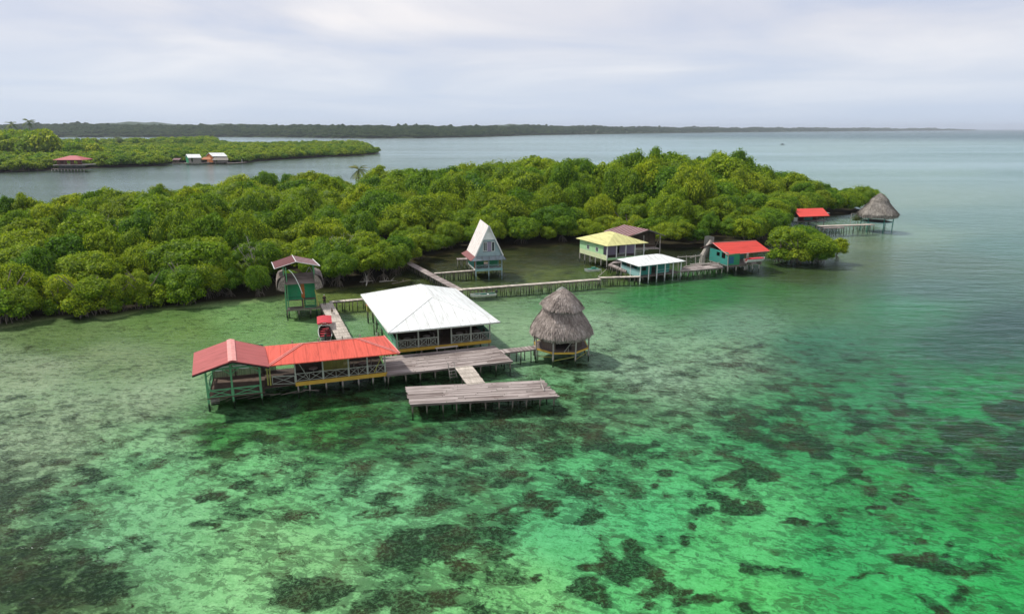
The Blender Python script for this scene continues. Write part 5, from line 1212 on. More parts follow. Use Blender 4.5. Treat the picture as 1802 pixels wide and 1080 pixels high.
an = math.atan2((cBL - cL).y, (cBL - cL).x); dl = (cBL - cL).normalized()
for u in (3.5, 6.7):
    c = cL + dl * u; window(wh, (c.x, c.y, FZ + 1.3), .9, .85, an - math.pi)
b = MB(); c1_, c2_ = cL.lerp(cBL, .32), cR.lerp(cBR, .32)
b.wall(c1_, c2_, FZ, rz_ + .1, .07, [(4.2, 5.0, FZ, FZ + 2)]); b.build('front_wall', M['purple'], t_)
b = MB(); b.wall(cR.lerp(cBR, .32), cBR, FZ, rz_ + .1, .07); b.wall(cBR, cBL, FZ, rz_ + .1, .07); b.build('back_wall', M['green_pale'], t_)
b = MB(); b.wall(cL + Vector((.1, 0, 0)), cR, FZ - .3, FZ + .12, .07); b.build('porch_sill', M['green_pale'], t_)
for k in range(4):
    a, c = cL.lerp(cR, k / 4), cL.lerp(cR, (k + 1) / 4)
    if k != 3:
        pass
    b = MB()
    if k in (1, 3):
        for j in range(7): s_ = a.lerp(c, (j + .5) / 7); b.box((s_.x, s_.y, FZ + .45), (.05, .05, .8))
        b.beam((a.x, a.y, FZ + .85), (c.x, c.y, FZ + .85), .06); b.build('railing', M['post_grey'], t_)
posts(t_, 'post', [tuple(cL.lerp(cR, k / 4))[:2] for k in range(5)], FZ, rz_ + .1, .08, M['white'], square=True)
posts(t_, 'piling', [tuple(cL.lerp(cBL, k / 5))[:2] for k in range(6)] + [tuple(cL.lerp(cR, k / 4))[:2] for k in range(1, 5)], -1.2, FZ - .2, .09, M['pile_pale'])
O = at(1158, 447, 0)
t_, lc = frame('stilt_shed', "old dark open shed with a rusty striped gable roof, behind the yellow-roofed house", O, 18)
z0, z1 = 4.6, 6.0
a0, a1, a2 = lc(at(1104, 416.5, z0)), lc(at(1142.5, 404, z1)), lc(at(1171, 414.5, z0)); w_ = (lc(at(1098, 395, z1)) - a1)
rf = MB().slab([a0, a1, a1 + w_, a0 + w_], .06).build('roof', M['rust_roof'], t_)
MB().slab([a1, a2, a2 + w_, a1 + w_], .06).build('roof', M['slate_roof'], t_, label="right roof slope of grey tin")
b = MB(); b.beam(a0 - Vector((0, 0, .12)), a1 - Vector((0, 0, .12)), .08, .14); b.beam(a1 - Vector((0, 0, .12)), a2 - Vector((0, 0, .12)), .08, .14); b.build('barge_board', M['pile'], t_)
fl = [Vector((a0.x + .9, a0.y + .4, 1.9)), Vector((a2.x - .9, a2.y + .4, 1.9))]
MB().slab([fl[0], fl[1], fl[1] + Vector((0, 6.5, 0)), fl[0] + Vector((0, 6.5, 0))], .15).build('floor', M['deck'], t_)
posts(t_, 'post', [(fl[0].x, fl[0].y), (fl[0].lerp(fl[1], .5).x, fl[0].y), (fl[1].x, fl[1].y), (fl[0].x, fl[0].y + 6.4), (fl[1].x, fl[1].y + 6.4)], -1.1, 4.6, .1, M['pile_pale'])
b = MB(); b.wall(fl[0] + Vector((0, 2.2, 0)), fl[1] + Vector((0, 2.2, 0)), 1.9, 5.1, .07); b.wall(fl[1] + Vector((0, 2.2, 0)), fl[1] + Vector((0, 6.4, 0)), 1.9, 4.6, .07); b.build('wall', M['interior'], t_)
b = MB(); b.beam(fl[1] + Vector((-1.3, 0, 0)), fl[1] + Vector((-.1, 0, 2.5)), .09); b.beam(fl[0] + Vector((0, -.02, 1.0)), fl[1] + Vector((0, -.02, 1.0)), .08); b.build('brace', M['pile'], t_)
b = MB(); b.box((fl[0].lerp(fl[1], .35).x, fl[0].y - .1, 1.75), (4.0, .12, .5)); b.build('floor_beam', M['post_grey'], t_)
# ================================================================== 7 WHITE-ROOFED TEAL CABIN
O = at(1128, 490.5, 0)
t_, lc = frame('stilt_cabin', "low teal cabin on stilts with a white hipped roof, beside the yellow-roofed house", O, 22)
rz_ = 2.8
FL, FR, BL = lc(at(1124.5, 468.5, rz_)), lc(at(1207, 459, rz_)), lc(at(1086, 456, rz_)); BR = FR + BL - FL
v_ = (FR - FL).normalized(); mid0, mid1 = FL.lerp(BL, .5), FR.lerp(BR, .5)
RA, RB = mid0.lerp(mid1, .30) + Vector((0, 0, 1.05)), mid0.lerp(mid1, .62) + Vector((0, 0, 1.05))
gable_or_hip(t_, [[FL, FR, RB, RA], [FR, BR, RB], [BR, BL, RA, RB], [BL, FL, RA]], M['white_roof'])
ctr = (FL + BR) / 2; cL, cR, cBL, cBR = [q_.lerp(ctr, .13) for q_ in (FL, FR, BL, BR)]; FZ = .7
MB().slab([(q_.x, q_.y, FZ) for q_ in (cL, cR, cBR, cBL)], .12).build('floor', M['deck_dark'], t_)
MB().wall(cL, cBL, FZ - .1, FZ + 1.15, .07).build('wall', M['aqua'], t_)
b = MB(); b.wall(cL + Vector((.1, 1.2, 0)), cL.lerp(cR, .8) + Vector((0, 1.2, 0)), FZ, rz_ + .1, .07, [(1.0, 2.0, FZ + .8, rz_ - .3), (3.2, 4.2, FZ, FZ + 1.8)]); b.wall(cBL, cBR, FZ, rz_ + .05, .07); b.build('wall', M['teal'], t_, label="dark teal wall in the shade of the porch")
b = MB(); a_, c_ = cL.lerp(cBL, .35), cL.lerp(cBL, .7); b.wall(a_, c_, FZ + 1.15, rz_, .05, [(.15, 1.1, FZ + 1.25, rz_ - .15)]); b.build('window_wall', M['interior'], t_)
b = MB(); a_ = cL.lerp(cR, .38); c_ = cL.lerp(cR, .7); b.beam((a_.x, a_.y, FZ + .9), (c_.x, c_.y, FZ + .9), .06); b.beam((a_.x, a_.y, FZ + .45), (c_.x, c_.y, FZ + .45), .05); b.build('railing', M['aqua'], t_)
posts(t_, 'post', [tuple(cL.lerp(cR, k / 5))[:2] for k in range(6)] + [tuple(cL.lerp(cBL, k))[:2] for k in (.5, 1)], -1.3, rz_ + .05, .07, M['white'], square=True)
posts(t_, 'piling', [tuple(cL.lerp(cR, (k + .5) / 6) + Vector((0, .2, 0)))[:2] for k in range(6)] + [tuple(cBL.lerp(cBR, k / 4))[:2] for k in range(5)], -1.3, FZ, .07, M['pile'])
quad_deck('gangway', "pinkish plank gangway slanting from the yellow-roofed house down to the teal cabin", 'gangway', [at(1070, 465.5, 1.3), at(1101, 478, 1.2), at(1103, 475.5, 1.2), at(1074, 463, 1.3)], npile=(5, 2), along=1, pr=.06)
quad_deck('plank_landing', "small plank landing between the yellow-roofed house and the teal cabin's roof", 'deck', [at(1074, 463.5, 1.35), at(1100, 461, 1.35), at(1098, 458.5, 1.35), at(1080, 459.5, 1.35)], npile=(3, 2), pr=.07, pile='pile_pale')
# ================================================================== 8 DRIFTWOOD PLATFORM, FENCE, RED-ROOFED GREEN HUT
quad_deck('driftwood_deck', "ragged deck of bleached driftwood logs between the teal cabin and the red-roofed green hut", 'deck',
          [at(1198, 477, 1.2), at(1273, 470.5, 1.2), at(1256, 461, 1.2), at(1205, 468, 1.2)], 'deck', .30, 1.7, 'pile_pale', (8, 3), .075, skip=.3, jag=.5, th=.1)
rl = random.Random(9)
for i in range(7):
    p = at(1205 + i * 9.5, 473 - i * .9 - rl.uniform(0, 8), 1.28); a_ = .35 + rl.uniform(-.35, .35); L = rl.uniform(1.6, 3.4)
    t_ = thing('driftwood_log', "%s of the bleached logs lying loose on the ragged driftwood deck" % (ORD[i] + ('' if i == 0 else ' from the left')), 'log', p, a_, 'logs on the driftwood deck')
    MB().tube([(0, 0, .02), (L * .5, .12, .06), (L, -.05, .03)], [.1, .09, .06], 6).build('log', M['bark_pale'], t_)
b = MB(); pts_ = [at(1192, 452.5, 2.3), at(1216, 451, 2.3), at(1230, 449.5, 2.3), at(1240, 449, 2.3)]
t_ = thing('log_fence', "rustic fence of bleached crooked poles behind the driftwood deck", 'fence', (pts_[0].x, pts_[0].y, 0)); lc = localiser(t_); pts_ = [lc(p) for p in pts_]
b.tube(pts_, [.09, .09, .09, .08], 6); b.build('top_rail', M['bark_pale'], t_)
for i, u in enumerate((.02, .22, .52, .75, .97)):
    k = u * 3; j = min(2, int(k)); p = pts_[j].lerp(pts_[j + 1], k - j); MB().tube([(p.x + .25 - .1 * i, p.y, -1.1), (p.x + .1, p.y, 1.1), (p.x, p.y, 2.5)], [.09, .085, .08], 6).build('pole', M['bark_pale'], t_)
O = at(1279, 479.5, 0)
t_, lc = frame('stilt_hut', "small teal-green hut with a bright red roof and a boat stored beside it", O, 19)
rz_ = 3.3
FL, FR = lc(at(1280, 448.5, rz_)), lc(at(1355.5, 441.5, rz_)); RL_, RR_ = lc(at(1254, 427.5, rz_ + 1.2)), lc(at(1331, 423.5, rz_ + 1.2))
rf = MB().slab([FL, FR, RR_, RL_], .07).build('roof', M['red_bright'], t_)
bk_ = Vector((-.3, 3.4, -1.5)); MB().slab([RL_, RR_, RR_ + bk_, RL_ + bk_], .07).build('roof', M['rust_roof'], t_)
b = MB(); b.beam(FL + Vector((0, 0, .03)), RL_ + Vector((0, 0, .03)), .1, .06); b.beam(RL_ + Vector((0, 0, .04)), RR_ + Vector((0, 0, .04)), .14, .05); b.beam(FL + Vector((0, -.02, .02)), FR + Vector((0, -.02, .02)), .07, .06); b.build('roof_trim', M['red_trim'], rf)
FZ = 1.25; W_ = 7.7; D_ = 6.2; x0_ = .35
MB().slab([(x0_, 0.3, FZ), (W_, .3, FZ), (W_, D_, FZ), (x0_, D_, FZ)], .14).build('floor', M['deck'], t_)
MB().wall((x0_, .4), (x0_, D_), FZ, rz_ + .35, .07, [(.9, 2.0, FZ + 1.1, rz_ + .1), (2.6, 3.6, FZ + 1.3, rz_)]).build('side_wall', M['teal'], t_)
MB().wall((x0_ + .05, .38), (2.9, .38), FZ, rz_ + .1, .07).build('front_wall', M['green_dark'], t_)
MB().box((1.0, .31, FZ + 1.0), (1.1, .05, 1.3)).build('painted_panel', plain('deep_blue_paint', (.02, .12, .22)), t_)
b = MB(); b.wall((2.9, .5), (2.9, D_), FZ, rz_, .07); b.wall((x0_, D_), (W_, D_), FZ, rz_ + .3, .07); b.build('partition', M['interior'], t_)
b = MB(); b.wall((4.6, D_ - .9), (W_, D_ - .9), FZ, rz_, .06); b.build('back_panel', M['teal'], t_)
posts(t_, 'post', [(x0_, .3), (4.4, .3), (4.75, .35), (W_, D_)], -1.3, rz_ + .1, .09, M['pile_pale'])
posts(t_, 'piling', [(x, y) for x in (.5, 2.3, 4.2, 6.0, 7.5) for y in (.4, 3, 6)], -1.3, FZ - .1, .085, M['pile_pale'])
b = MB(); b.wall((x0_, .22), (4.4, .22), FZ - .3, FZ + .05, .06); b.build('floor_beam', M['deck_dark'], t_)
p = at(1242, 455, 1.0); t_ = thing('dead_palm_trunk', "broad grey driftwood slab standing upright left of the red-roofed green hut", 'driftwood', (p.x, p.y, 0))
b = MB(); b.tube([(-.8, 0, -1.0), (-.5, .1, 1.6), (.3, .3, 3.2), (.9, .3, 4.6)], [.55, .6, .55, .3], 9); b.build('trunk', M['bark_pale'], t_)
p = at(1250, 452, 1.2); t_ = thing('corrugated_panel', "tall curved sheet of greenish corrugated tin standing behind the driftwood slab", 'tin sheet', (p.x, p.y + 1.5, 0)); b = MB()
for i in range(12):
    x_ = -.9 + i * .16; b.box((x_, .05 * math.sin(i * 2.2), 2.9 + .12 * math.sin(i * .4)), (.15, .05, 4.4), .1 * (-1) ** i)
b.build('sheet', M['grey_tin'], t_)
# ================================================================== 9 SMALL RED SHACK, FAR PIER
O = at(1403, 399, 0)
t_, lc = frame('stilt_shack', "small dark open shack with a bright red roof near the island's right point", O, 14)
rz_ = 3.5
FL, FR = lc(at(1407, 381.5, rz_)), lc(at(1460, 379.5, rz_)); RL_, RR_ = lc(at(1396, 367.5, rz_ + .9)), lc(at(1448, 366, rz_ + .9))
rf = MB().slab([FL, FR, RR_, RL_], .08).build('roof', M['red_bright'], t_)
bk_ = Vector((-.5, 3.5, -.9)); MB().slab([RL_, RR_, RR_ + bk_, RL_ + bk_], .08).build('roof', M['red_bright'], t_)
FZ = 1.4; MB().slab([(0, .2, FZ), (9, .2, FZ), (9, 7, FZ), (0, 7, FZ)], .15).build('floor', M['deck'], t_)
posts(t_, 'post', [(x, .4) for x in (.3, 2.2, 4.2, 6.2, 8.6)] + [(.3, 6.8), (8.6, 6.8)], -1.3, rz_ + .1, .09, M['pile'])
b = MB(); b.wall((.6, 2.4), (8.4, 2.4), FZ, rz_ + .3, .07, [(3.0, 4.0, FZ, 3.3)]); b.build('wall', M['interior'], t_)
MB().wall((3.6, 2.2), (6.2, 2.2), FZ, FZ + 1.5, .06).build('green_panel', M['teal'], t_)
b = MB(); b.wall((-.9, .6), (.2, .5), FZ, FZ + 1.1, .06); b.build('side_counter', M['white'], t_); b = MB(); b.slab([(8.6, .2, rz_ - .05), (10.2, .2, rz_ - .1), (10.0, 2.4, rz_ + .1), (8.6, 2.4, rz_ + .1)], .05); b.build('side_awning', M['pile_pale'], t_)
jetty('pier', "pale pier on dark stilts joining the small red-roofed shack to the far thatched hut", at(1440, 397.5, 1.3), at(1536, 394.5, 1.3), 1.7, 1.3, sp=1.5, pile='pile')
jetty('pier', "lower grey landing of planks below the far pier, behind the lone mangrove clump", at(1448, 400.5, 1.0), at(1484, 400, 1.0), 1.6, 1.0, 'deck', sp=1.4)
p = at(1497, 388, 1.3); t_ = thing('pole_frame', "slender pole frame with climbing greenery beside the far thatched hut", 'frame', (p.x, p.y, 1.3)); b = MB()
for x_ in (0, 2.0, 4.0): b.beam((x_, 0, -2.5), (x_, 0, 2.0), .1)
b.beam((0, 0, 2.0), (4.2, 0, 1.8), .09); b.build('poles', M['pile_pale'], t_)
b = MB()
for i in range(700):
    c = Vector((random.gauss(1.9, .8), random.gauss(0, .3), abs(random.gauss(.4, .6)))); a_ = Vector((random.gauss(0, 1), random.gauss(0, 1), random.gauss(0, 1))).normalized() * .12; c_ = a_.orthogonal().normalized() * .1
    b.add([c - a_, c - c_, c + a_, c + c_], [(0, 1, 2, 3)], random.random())
b.build('creeper', M['frond'], t_)
# ================================================================== 10 HOUSES ON THE FAR BANK
p = at(95, 301, 0); O = at(100, 301, 0)
t_, lc = frame('far_house', "two-storey dark house with a faded red hipped roof, leftmost on the channel's far bank", O, 3)
W_ = 17.0; D_ = 12
def zz(py): return zat(py, O.y)
z1_, z2_, z3_ = zz(281.5), zz(290), 1.4
b = MB(); E0 = [Vector((-1.0, -1, z1_)), Vector((W_ + .3, -1, z1_)), Vector((W_ + .3, D_, z1_)), Vector((-1.0, D_, z1_))]; ra, rb = Vector((6.6, 5.5, zz(274.5))), Vector((10.5, 5.5, zz(274.5)))
gable_or_hip(t_, [[E0[0], E0[1], rb, ra], [E0[1], E0[2], rb], [E0[2], E0[3], ra, rb], [E0[3], E0[0], ra]], plain('pinkish_red_roof', (.42, .10, .11)), th=.2)
MB().slab([(-.9, -1.6, z2_), (W_ + 1.5, -1.6, z2_), (W_ + 1.5, D_, z2_), (-.9, D_, z2_)], .4).build('balcony', M['pile_pale'], t_)
b = MB(); b.wall((.5, 1), (W_ - 1, 1), z2_, z1_ + .1, .2, [(2, 4, z2_ + .5, z1_ - .6), (6, 8, z2_, z1_ - .6), (10.5, 12.5, z2_ + .5, z1_ - .6)]); b.wall((.5, 1), (.5, D_ - 1), z2_, z1_ + .1, .2); b.build('upper_wall', plain('dark_red_boards', (.13, .05, .04)), t_)
b = MB(); b.wall((.5, 2), (W_, 2), z3_, z2_ - .3, .2); b.build('lower_wall', plain('dark_grey_green_boards', (.05, .065, .06)), t_)
MB().slab([(-2, -2.5, z3_), (W_ + 3, -2.5, z3_), (W_ + 3, 3, z3_), (-2, 3, z3_)], .3).build('deck', M['pile'], t_)
posts(t_, 'post', [(x, -1.3) for x in (-.6, 3, 6.5, 10, 13.5, W_)], z3_, z1_, .13, M['pile'])
posts(t_, 'piling', [(-1.8 + i * 2.0, -2.3) for i in range(11)], -1.3, z3_ - .2, .2, M['pile_pale'])
def far_shed(lab, px0, px1, pyb, pye, pyr, left, wallm, wall2, roofm, hd, dep=9, sub=True):
    O = at(px0, pyb, 0); t_, lc = frame('far_house', lab, O, hd); k = O.y / FP * 1.0; W_ = (px1 - px0) * k; ze, zr = zat(pye, O.y), zat(pyr, O.y + dep / 2); lw = left * W_
    FZ = 1.0
    MB().slab([(-.3, -.3, FZ), (W_ + .3, -.3, FZ), (W_ + .3, dep, FZ), (-.3, dep, FZ)], .25).build('floor', M['pile'], t_)
    # gable faces left-front; ridge runs to the right
    b = MB(); g0, g1 = Vector((0, dep * .85, 0)), Vector((lw, 0, 0)); gm = g0.lerp(g1, .5)
    b.add([(g0.x, g0.y, FZ), (g1.x, g1.y, FZ), (g1.x, g1.y, ze), (gm.x, gm.y, zr - .2), (g0.x, g0.y, ze)], [(0, 1, 2, 3, 4)]); b.build('gable_wall', wallm, t_)
    R = Vector((W_ - lw, 0, 0)); MB().wall(g1, g1 + R, FZ, ze, .15, [(2, 3.2, FZ + .9, ze - .5)]).build('front_wall', wall2, t_)
    up = Vector((0, 0, ze)); o1 = (g1 - g0).normalized() * 1.0
    MB().slab([g1 + o1 * .6 + up + Vector((-.4, -.3, -.3)), g1 + R + o1 * .6 + up + Vector((.6, -.3, -.3)), gm + R + Vector((.6, 0, zr)), gm + Vector((-.5, 0, zr))], .12).build('roof', roofm, t_)
    MB().slab([gm + Vector((-.5, 0, zr)), gm + R + Vector((.6, 0, zr)), g0 + R - o1 * .6 + up + Vector((.6, 0, -.3)), g0 - o1 * .6 + up + Vector((-.4, 0, -.3))], .12).build('roof', roofm, t_)
    posts(t_, 'piling', [(W_ * i / 6, 0.1) for i in range(7)], -1.3, FZ - .1, .16, M['pile_pale'])
    return t_, W_, ze
far_shed("far green-ended shed with a white tin roof on the opposite bank", 321, 353, 289.5, 277, 271.5, .35, M['green_dark'], wood('weathered_grey_boards', (.2, .2, .17), (.32, .31, .27)), M['white_roof'], 4)
t_, W_, ze = far_shed("far orange-fronted house with a pale tin roof, rightmost building on the opposite bank", 358, 398, 288.5, 274.5, 269, .42, M['orange'], M['deck'], M['white_roof'], 4, 10)
b = MB(); b.slab([(W_ * .45, -4.5, 3.0), (W_ * 1.15, -4.5, 3.0), (W_ * 1.05, -.3, 5.0), (W_ * .5, -.3, 5.0)], .12); b.build('porch_roof', M['thatch_grey'], t_)
b = MB(); b.slab([(-.5, -3.5, 3.4), (W_ * .42, -3.5, 3.4), (W_ * .3, -.3, 5.2), (W_ * .05, -.3, 5.2)], .12); b.build('porch_roof', M['orange'], t_, label="orange tin porch roof")
posts(t_, 'post', [(x, -4) for x in (.5, W_ * .3, W_ * .6, W_ * .85, W_ * 1.1)], -1.3, 3.1, .14, M['pile_pale'])
O = at(305, 289, 0); t_, lc = frame('far_shack', "little brown shack with rusty roof left of the far green-ended shed", O, 5, 'shack')
b = MB(); b.wall((0, 0), (4.6, 0), .8, 3.4, .15, [(1, 2, 1.2, 2.6)]); b.wall((0, 0), (0, 4), .8, 3.4, .15); b.build('wall', M['interior'], t_)
MB().slab([(-.4, -.5, 3.2), (5.0, -.5, 3.2), (5.0, 4, 4.3), (-.4, 4, 4.3)], .12).build('roof', M['rust_roof'], t_); MB().slab([(-.6, -1.2, .8), (5.2, -1.2, .8), (5.2, 4, .8), (-.6, 4, .8)], .2).build('floor', M['deck_pale'], t_)
posts(t_, 'piling', [(0, -1), (2.4, -1), (4.8, -1)], -1.3, .7, .14, M['pile_pale'])
jetty('far_dock', "low concrete-grey dock stretching right from the far orange-fronted house", at(400, 287.5, .9), at(432, 285.5, .9), 2.5, .9, 'deck_pale', sp=3)
p = at(426, 286, .9); t_ = thing('mooring_post', "single white post standing on the far dock", 'post', p); MB().cyl((0, 0, 0), (0, 0, 2.0), .16).build('shaft', M['white'], t_); MB().cyl((0, 0, 2.0), (0, 0, 2.2), .22, .1).build('cap', M['white'], t_)
# ================================================================== 11 BOATS
def hull(parent, L, B, H, mat, inner, z=0.0, n=14, sheer=.25, flat_stern=True, name='hull'):
    """open boat: lofted outer skin, inner skin and a gunwale; bow along +x"""
    b = MB(); out_, inn = [], []
    for i in range(n + 1):
        u = i / n; x_ = -L / 2 + L * u; bw = B / 2 * (1 - max(0, (u - .45) / .55) ** 2.2) * (.86 + .14 * min(1, u * 3)); bw = max(bw, .03)
        top = H + sheer * max(0, u - .4) ** 1.6 * 1.6; keel = .0 + .55 * H * max(0, (u - .72) / .28) ** 2
        prof_ = [(-1, top), (-.88, (top + keel) * .5), (-.55, keel + .06), (0, keel), (.55, keel + .06), (.88, (top + keel) * .5), (1, top)]
        out_.append([(x_, bw * a, zz_ + z) for a, zz_ in prof_]); inn.append([(x_, max(.01, bw - .06) * a, max(zz_, keel + .12) + z - (.0 if abs(a) == 1 else 0)) for a, zz_ in prof_])
    def loft(rows, flip):
        vs = [p for r_ in rows for p in r_]; m_ = 7; fs = []
        for i in range(len(rows) - 1):
            for j in range(m_ - 1):
                q_ = (i * m_ + j, (i + 1) * m_ + j, (i + 1) * m_ + j + 1, i * m_ + j + 1); fs.append(q_[::-1] if flip else q_)
        return vs, fs
    vs, fs = loft(out_, True); fs.append(tuple(range(7))); b.add(vs, fs, .5)
    for s in (0, 6):
        for i in range(n): b.beam(Vector(out_[i][s]), Vector(out_[i + 1][s]), .07, .05, .6)
    h = b.build(name, mat, parent); b = MB(); vs, fs = loft(inn, False); fs.append(tuple(range(6, -1, -1))); b.add(vs, fs, .5); b.build('inner_skin', inner, h)
    return h
def outboard(parent, x_, z):
    b = MB(); b.box((x_ - .16, 0, z + .42), (.34, .26, .34)); b.cyl((x_ - .16, 0, z + .58), (x_ - .16, 0, z + .66), .15, .08, 10); o = b.build('outboard_motor', M['motor'], parent)
    MB().beam((x_ - .16, 0, z + .3), (x_ - .2, 0, z - .5), .1, .12).build('shaft', M['motor'], o)
p = at(573, 597, 0); q_ = at(570, 573, 0)
p = at(571.5, 590, .0); t_ = thing('canopied_boat', "passenger boat with a crimson canopy and outboard motor, moored beside the straight boardwalk", 'boat', (p.x, p.y + .3, -.12), math.radians(110 - 4))
hull(t_, 6.0, 1.75, .75, M['boat_white'], M['boat_dark'])
for x_ in (-1.6, -.5, .6, 1.6): MB().box((x_, 0, .45), (.34, 1.3, .06)).build('seat', M['boat_red'], t_)
outboard(t_, -3.0, .55)
cn_ = [(-1.35, -.78), (-1.35, .78), (2.0, -.78), (2.0, .78), (.35, -.78), (.35, .78)]
posts(t_, 'canopy_pole', cn_, .7, 2.05, .025, M['boat_white'])
b = MB(); n = 8
vs = []
for i in range(n + 1):
    a = -1 + 2 * i / n
    for x_ in (-1.5, 2.15): vs.append((x_, a * .92, 2.2 - .14 * a * a))
fs = [(2 * i, 2 * i + 1, 2 * i + 3, 2 * i + 2) for i in range(n)]
vs2 = [(x_, y_, z_ - .05) for x_, y_, z_ in vs]; b.add(vs + vs2, [f[::-1] for f in fs] + [tuple(k + len(vs) for k in f) for f in fs] + [(0, 2 * n, 2 * n + len(vs), len(vs))], .5)
b.box((-1.5, 0, 2.02), (.05, 1.7, .12)); cn2 = b.build('canopy', M['boat_red'], t_)
MB().box((-1.54, 0, 1.83), (.03, 1.6, .1)).build('valance', M['boat_white'], cn2)
p = at(850, 521.5, 0); t_ = thing('skiff', "small white skiff with a black outboard, moored under the long boardwalk beside the white roof", 'boat', (p.x, p.y, -.1), math.radians(198))
hull(t_, 4.2, 1.3, .5, M['boat_white'], M['boat_green']); outboard(t_, -2.1, .35)
for x_ in (-.9, .5): MB().box((x_, 0, .36), (.26, 1.0, .05)).build('seat', M['boat_white'], t_)
p = at(1042, 488, 0); t_ = thing('rowing_boat', "dark green rowing boat resting on the boardwalk's end below the yellow-roofed house", 'boat', (p.x, p.y + .6, .9), math.radians(200))
hull(t_, 3.0, 1.25, .5, M['boat_white'], M['boat_green'])
MB().slab([(-1.3, -.5, .56), (.9, -.45, .6), (.9, .45, .6), (-1.3, .5, .56)], .05).build('cover', M['boat_green'], t_); MB().box((-.3, 0, .7), (.7, .5, .3)).build('bundle', M['boat_green'], t_)
p = at(1052, 487, 1.0); t_ = thing('forked_branch', "pale forked branch leaning beside the dark green rowing boat", 'driftwood', p); MB().tube([(0, 0, 0), (.7, .3, .5), (1.6, .6, 1.3)], [.06, .05, .04], 6).build('branch', M['bark_pale'], t_); MB().tube([(.7, .3, .5), (.6, .4, 1.4)], [.05, .03], 6).build('fork', M['bark_pale'], t_)
p = at(1330, 465, 1.4); t_ = thing('stored_boat', "white boat with a red stripe stored on the deck under the red roof", 'boat', (p.x, p.y + .6, 1.75), math.radians(20))
hull(t_, 4.4, 1.4, .6, M['boat_white'], M['boat_red']); MB().box((.2, -.2, .72), (2.6, 1.1, .14)).build('cover', M['boat_red'], t_)
for s in (-1.2, 1.0): MB().box((s, 0, -.22), (.16, 1.3, .5)).build('cradle', M['pile'], t_)
def tiny_boat(px, py, lab, c='motor'):
    p = at(px, py, 0); t_ = thing('small_boat', lab, 'boat', (p.x, p.y, -.15), random.uniform(-.2, .2)); hull(t_, 7, 2.0, .8, M[c], M['boat_dark']); MB().box((-.5, 0, 1.2), (1.8, 1.2, 1.0)).build('cabin', M[c], t_)
tiny_boat(1377, 254.5, "tiny dark motorboat far out on the pale water, right of centre")
tiny_boat(1112, 239, "tiny pale boat by the distant coast, above the middle of the island", 'boat_white')
# ================================================================== 12 PERSON AND DOG
def skin_fig(name, verts, edges, radii, mat, parent, sub=2):
    me = bpy.data.meshes.new(name); me.from_pydata(verts, edges, []); o = bpy.data.objects.new(name, me); COL.objects.link(o); o.parent = parent; me.materials.append(mat)
    o.modifiers.new('skin', 'SKIN'); sv = me.skin_vertices[0].data if me.skin_vertices else None
    if sv is None:
        bpy.context.view_layer.objects.active = o; sv = me.skin_vertices[0].data
    for i, r in enumerate(radii): sv[i].radius = (r, r) if not isinstance(r, tuple) else r; sv[i].use_root = (i == 0)
    s_ = o.modifiers.new('smooth', 'SUBSURF'); s_.levels = sub; s_.render_levels = sub; return o
p = at(571.5, 537, DK); t_ = thing('person', "person in dark clothes and a pale cap standing where the boardwalks meet the green hut", 'person', p, .5)
V_ = [(0, 0, .86), (0, 0, 1.05), (0, 0, 1.26), (0, 0, 1.36), (0, .0, 1.44), (0, .01, 1.53), (-.17, 0, 1.26), (-.22, .02, 1.0), (-.2, -.12, .82), (-.19, -.15, .76), (.17, 0, 1.26), (.22, .02, 1.0), (.2, -.12, .82), (.19, -.15, .76),
      (-.09, 0, .8), (-.1, -.02, .46), (-.1, .02, .08), (-.1, -.13, .03), (.09, 0, .8), (.1, .02, .46), (.11, .05, .08), (.11, -.1, .03)]
E_ = [(0, 1), (1, 2), (2, 3), (3, 4), (4, 5), (2, 6), (6, 7), (7, 8), (8, 9), (2, 10), (10, 11), (11, 12), (12, 13), (0, 14), (14, 15), (15, 16), (16, 17), (0, 18), (18, 19), (19, 20), (20, 21)]
R_ = [(.13, .1), (.12, .09), (.15, .1), (.05, .05), (.075, .085), (.07, .08), .055, .04, .03, .03, .055, .04, .03, .03, .085, .058, .04, .035, .085, .058, .04, .035]
skin_fig('body', V_, E_, R_, M['skin'], t_)
VS = [V_[i] for i in (0, 1, 2, 6, 7, 10, 11)]; skin_fig('shirt', VS, [(0, 1), (1, 2), (2, 3), (3, 4), (2, 5), (5, 6)], [(.155, .125), (.14, .115), (.17, .12), .07, .055, .07, .055], M['cloth_dark'], t_)
VS = [V_[i] for i in (0, 14, 15, 16, 18, 19, 20)]; skin_fig('trousers', VS, [(0, 1), (1, 2), (2, 3), (0, 4), (4, 5), (5, 6)], [(.15, .12), .105, .078, .06, .105, .078, .06], M['cloth_dark'], t_)
b = MB(); b.cyl((0, .01, 1.54), (0, .01, 1.62), .098, .06, 12); b.slab([(-.08, -.08, 1.56), (.08, -.08, 1.56), (.06, -.2, 1.55), (-.06, -.2, 1.55)], .012); b.build('cap', M['cloth_light'], t_)
p = at(584.5, 551, DK); t_ = thing('dog', "small brown dog standing on the straight boardwalk, a few steps in front of the person", 'dog', p, math.radians(106))
V_ = [(-.22, 0, .42), (0, 0, .42), (.2, 0, .44), (.32, 0, .56), (.42, 0, .62), (.53, 0, .59), (-.22, -.09, .36), (-.16, -.1, .24), (-.26, -.1, .13), (-.22, -.1, .02), (-.22, .09, .36), (-.16, .1, .24), (-.26, .1, .13), (-.22, .1, .02),
      (.2, -.09, .34), (.2, -.09, .17), (.22, -.09, .02), (.2, .09, .34), (.2, .09, .17), (.22, .09, .02), (-.36, 0, .5), (-.48, 0, .62)]
E_ = [(0, 1), (1, 2), (2, 3), (3, 4), (4, 5), (0, 6), (6, 7), (7, 8), (8, 9), (0, 10), (10, 11), (11, 12), (12, 13), (2, 14), (14, 15), (15, 16), (2, 17), (17, 18), (18, 19), (0, 20), (20, 21)]
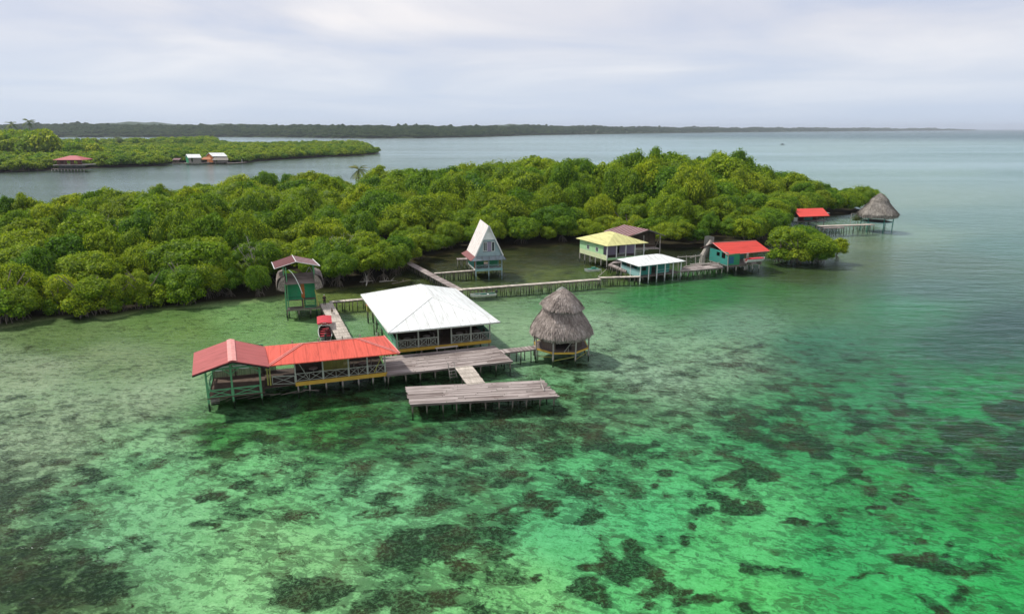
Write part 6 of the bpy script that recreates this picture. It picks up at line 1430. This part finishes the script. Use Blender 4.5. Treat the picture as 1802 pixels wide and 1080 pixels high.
skin_fig('body', V_, E_, [.11, .10, .13, .08, .08, .04, .07, .05, .028, .03, .07, .05, .028, .03, .06, .035, .03, .06, .035, .03, .03, .018], M['fur'], t_)
# dead roots and fallen branches in the shallows by the green hut
r_ = random.Random(5)
for i, (px, py, L, a, lab) in enumerate([(668, 497, 3.6, -.5, "pale fallen branch lying in the shallows right of the green hut, nearest the diagonal jetty"), (632, 498, 3.0, -.35, "pale fallen branch at the foot of the mangroves right of the green hut"),
                                    (608, 480, 2.6, .5, "bleached dead branch sticking out of the mangroves right of the green hut"), (645, 504, 2.4, 1.9, "crooked grey root standing in the shallows behind the white roof"),
                                    (690, 500, 3.2, .1, "dark sunken branch in the shallows beside the diagonal jetty"), (430, 505, 3.2, 1.2, "bare pale limb showing through the mangroves left of the green hut"),
                                    (262, 500, 2.2, .9, "bare twigs showing at the foot of the left shore mangroves"), (1215, 455, 2.6, .1, "bleached log lying across the back of the driftwood deck")]):
    p = at(px, py, .25); t_ = thing('fallen_branch', lab, 'branch', p, a); pts_ = [Vector((L * u, .3 * math.sin(u * 3 + i), .15 + u * (.5 if i != 3 and i != 5 else 1.8))) for u in (0, .3, .6, 1)]
    MB().tube(pts_, [.11, .09, .07, .03], 6).build('limb', M['bark_pale'] if i != 4 else M['bark'], t_)
    for k in range(4):
        q0_ = pts_[1 + k % 2]; MB().tube([q0_, q0_ + Vector((r_.uniform(-.3, .8), r_.uniform(-.6, .6), r_.uniform(.2, .8)))], [.045, .015], 5).build('twig', M['bark_pale'] if i != 4 else M['bark'], t_)
HAZE=6e-5
# ================================================================== HAZE
hx = MB().box((0, 9000, 58.9), (40000, 19000, 122), 0, .5)
m, t = new_mat('sea_haze'); g = NG(t)
pv = g.n('ShaderNodeVolumePrincipled'); pv.inputs['Color'].default_value = (.80, .88, 1, 1); pv.inputs['Density'].default_value = HAZE; pv.inputs['Anisotropy'].default_value = .2
o = g.n('ShaderNodeOutputMaterial'); g.l(pv.outputs[0], o.inputs['Volume'])
ho = hx.build('haze', m); ho['kind'] = 'stuff'; ho['label'] = "thin pale sea haze veiling the far coast and horizon"; ho['category'] = 'haze'
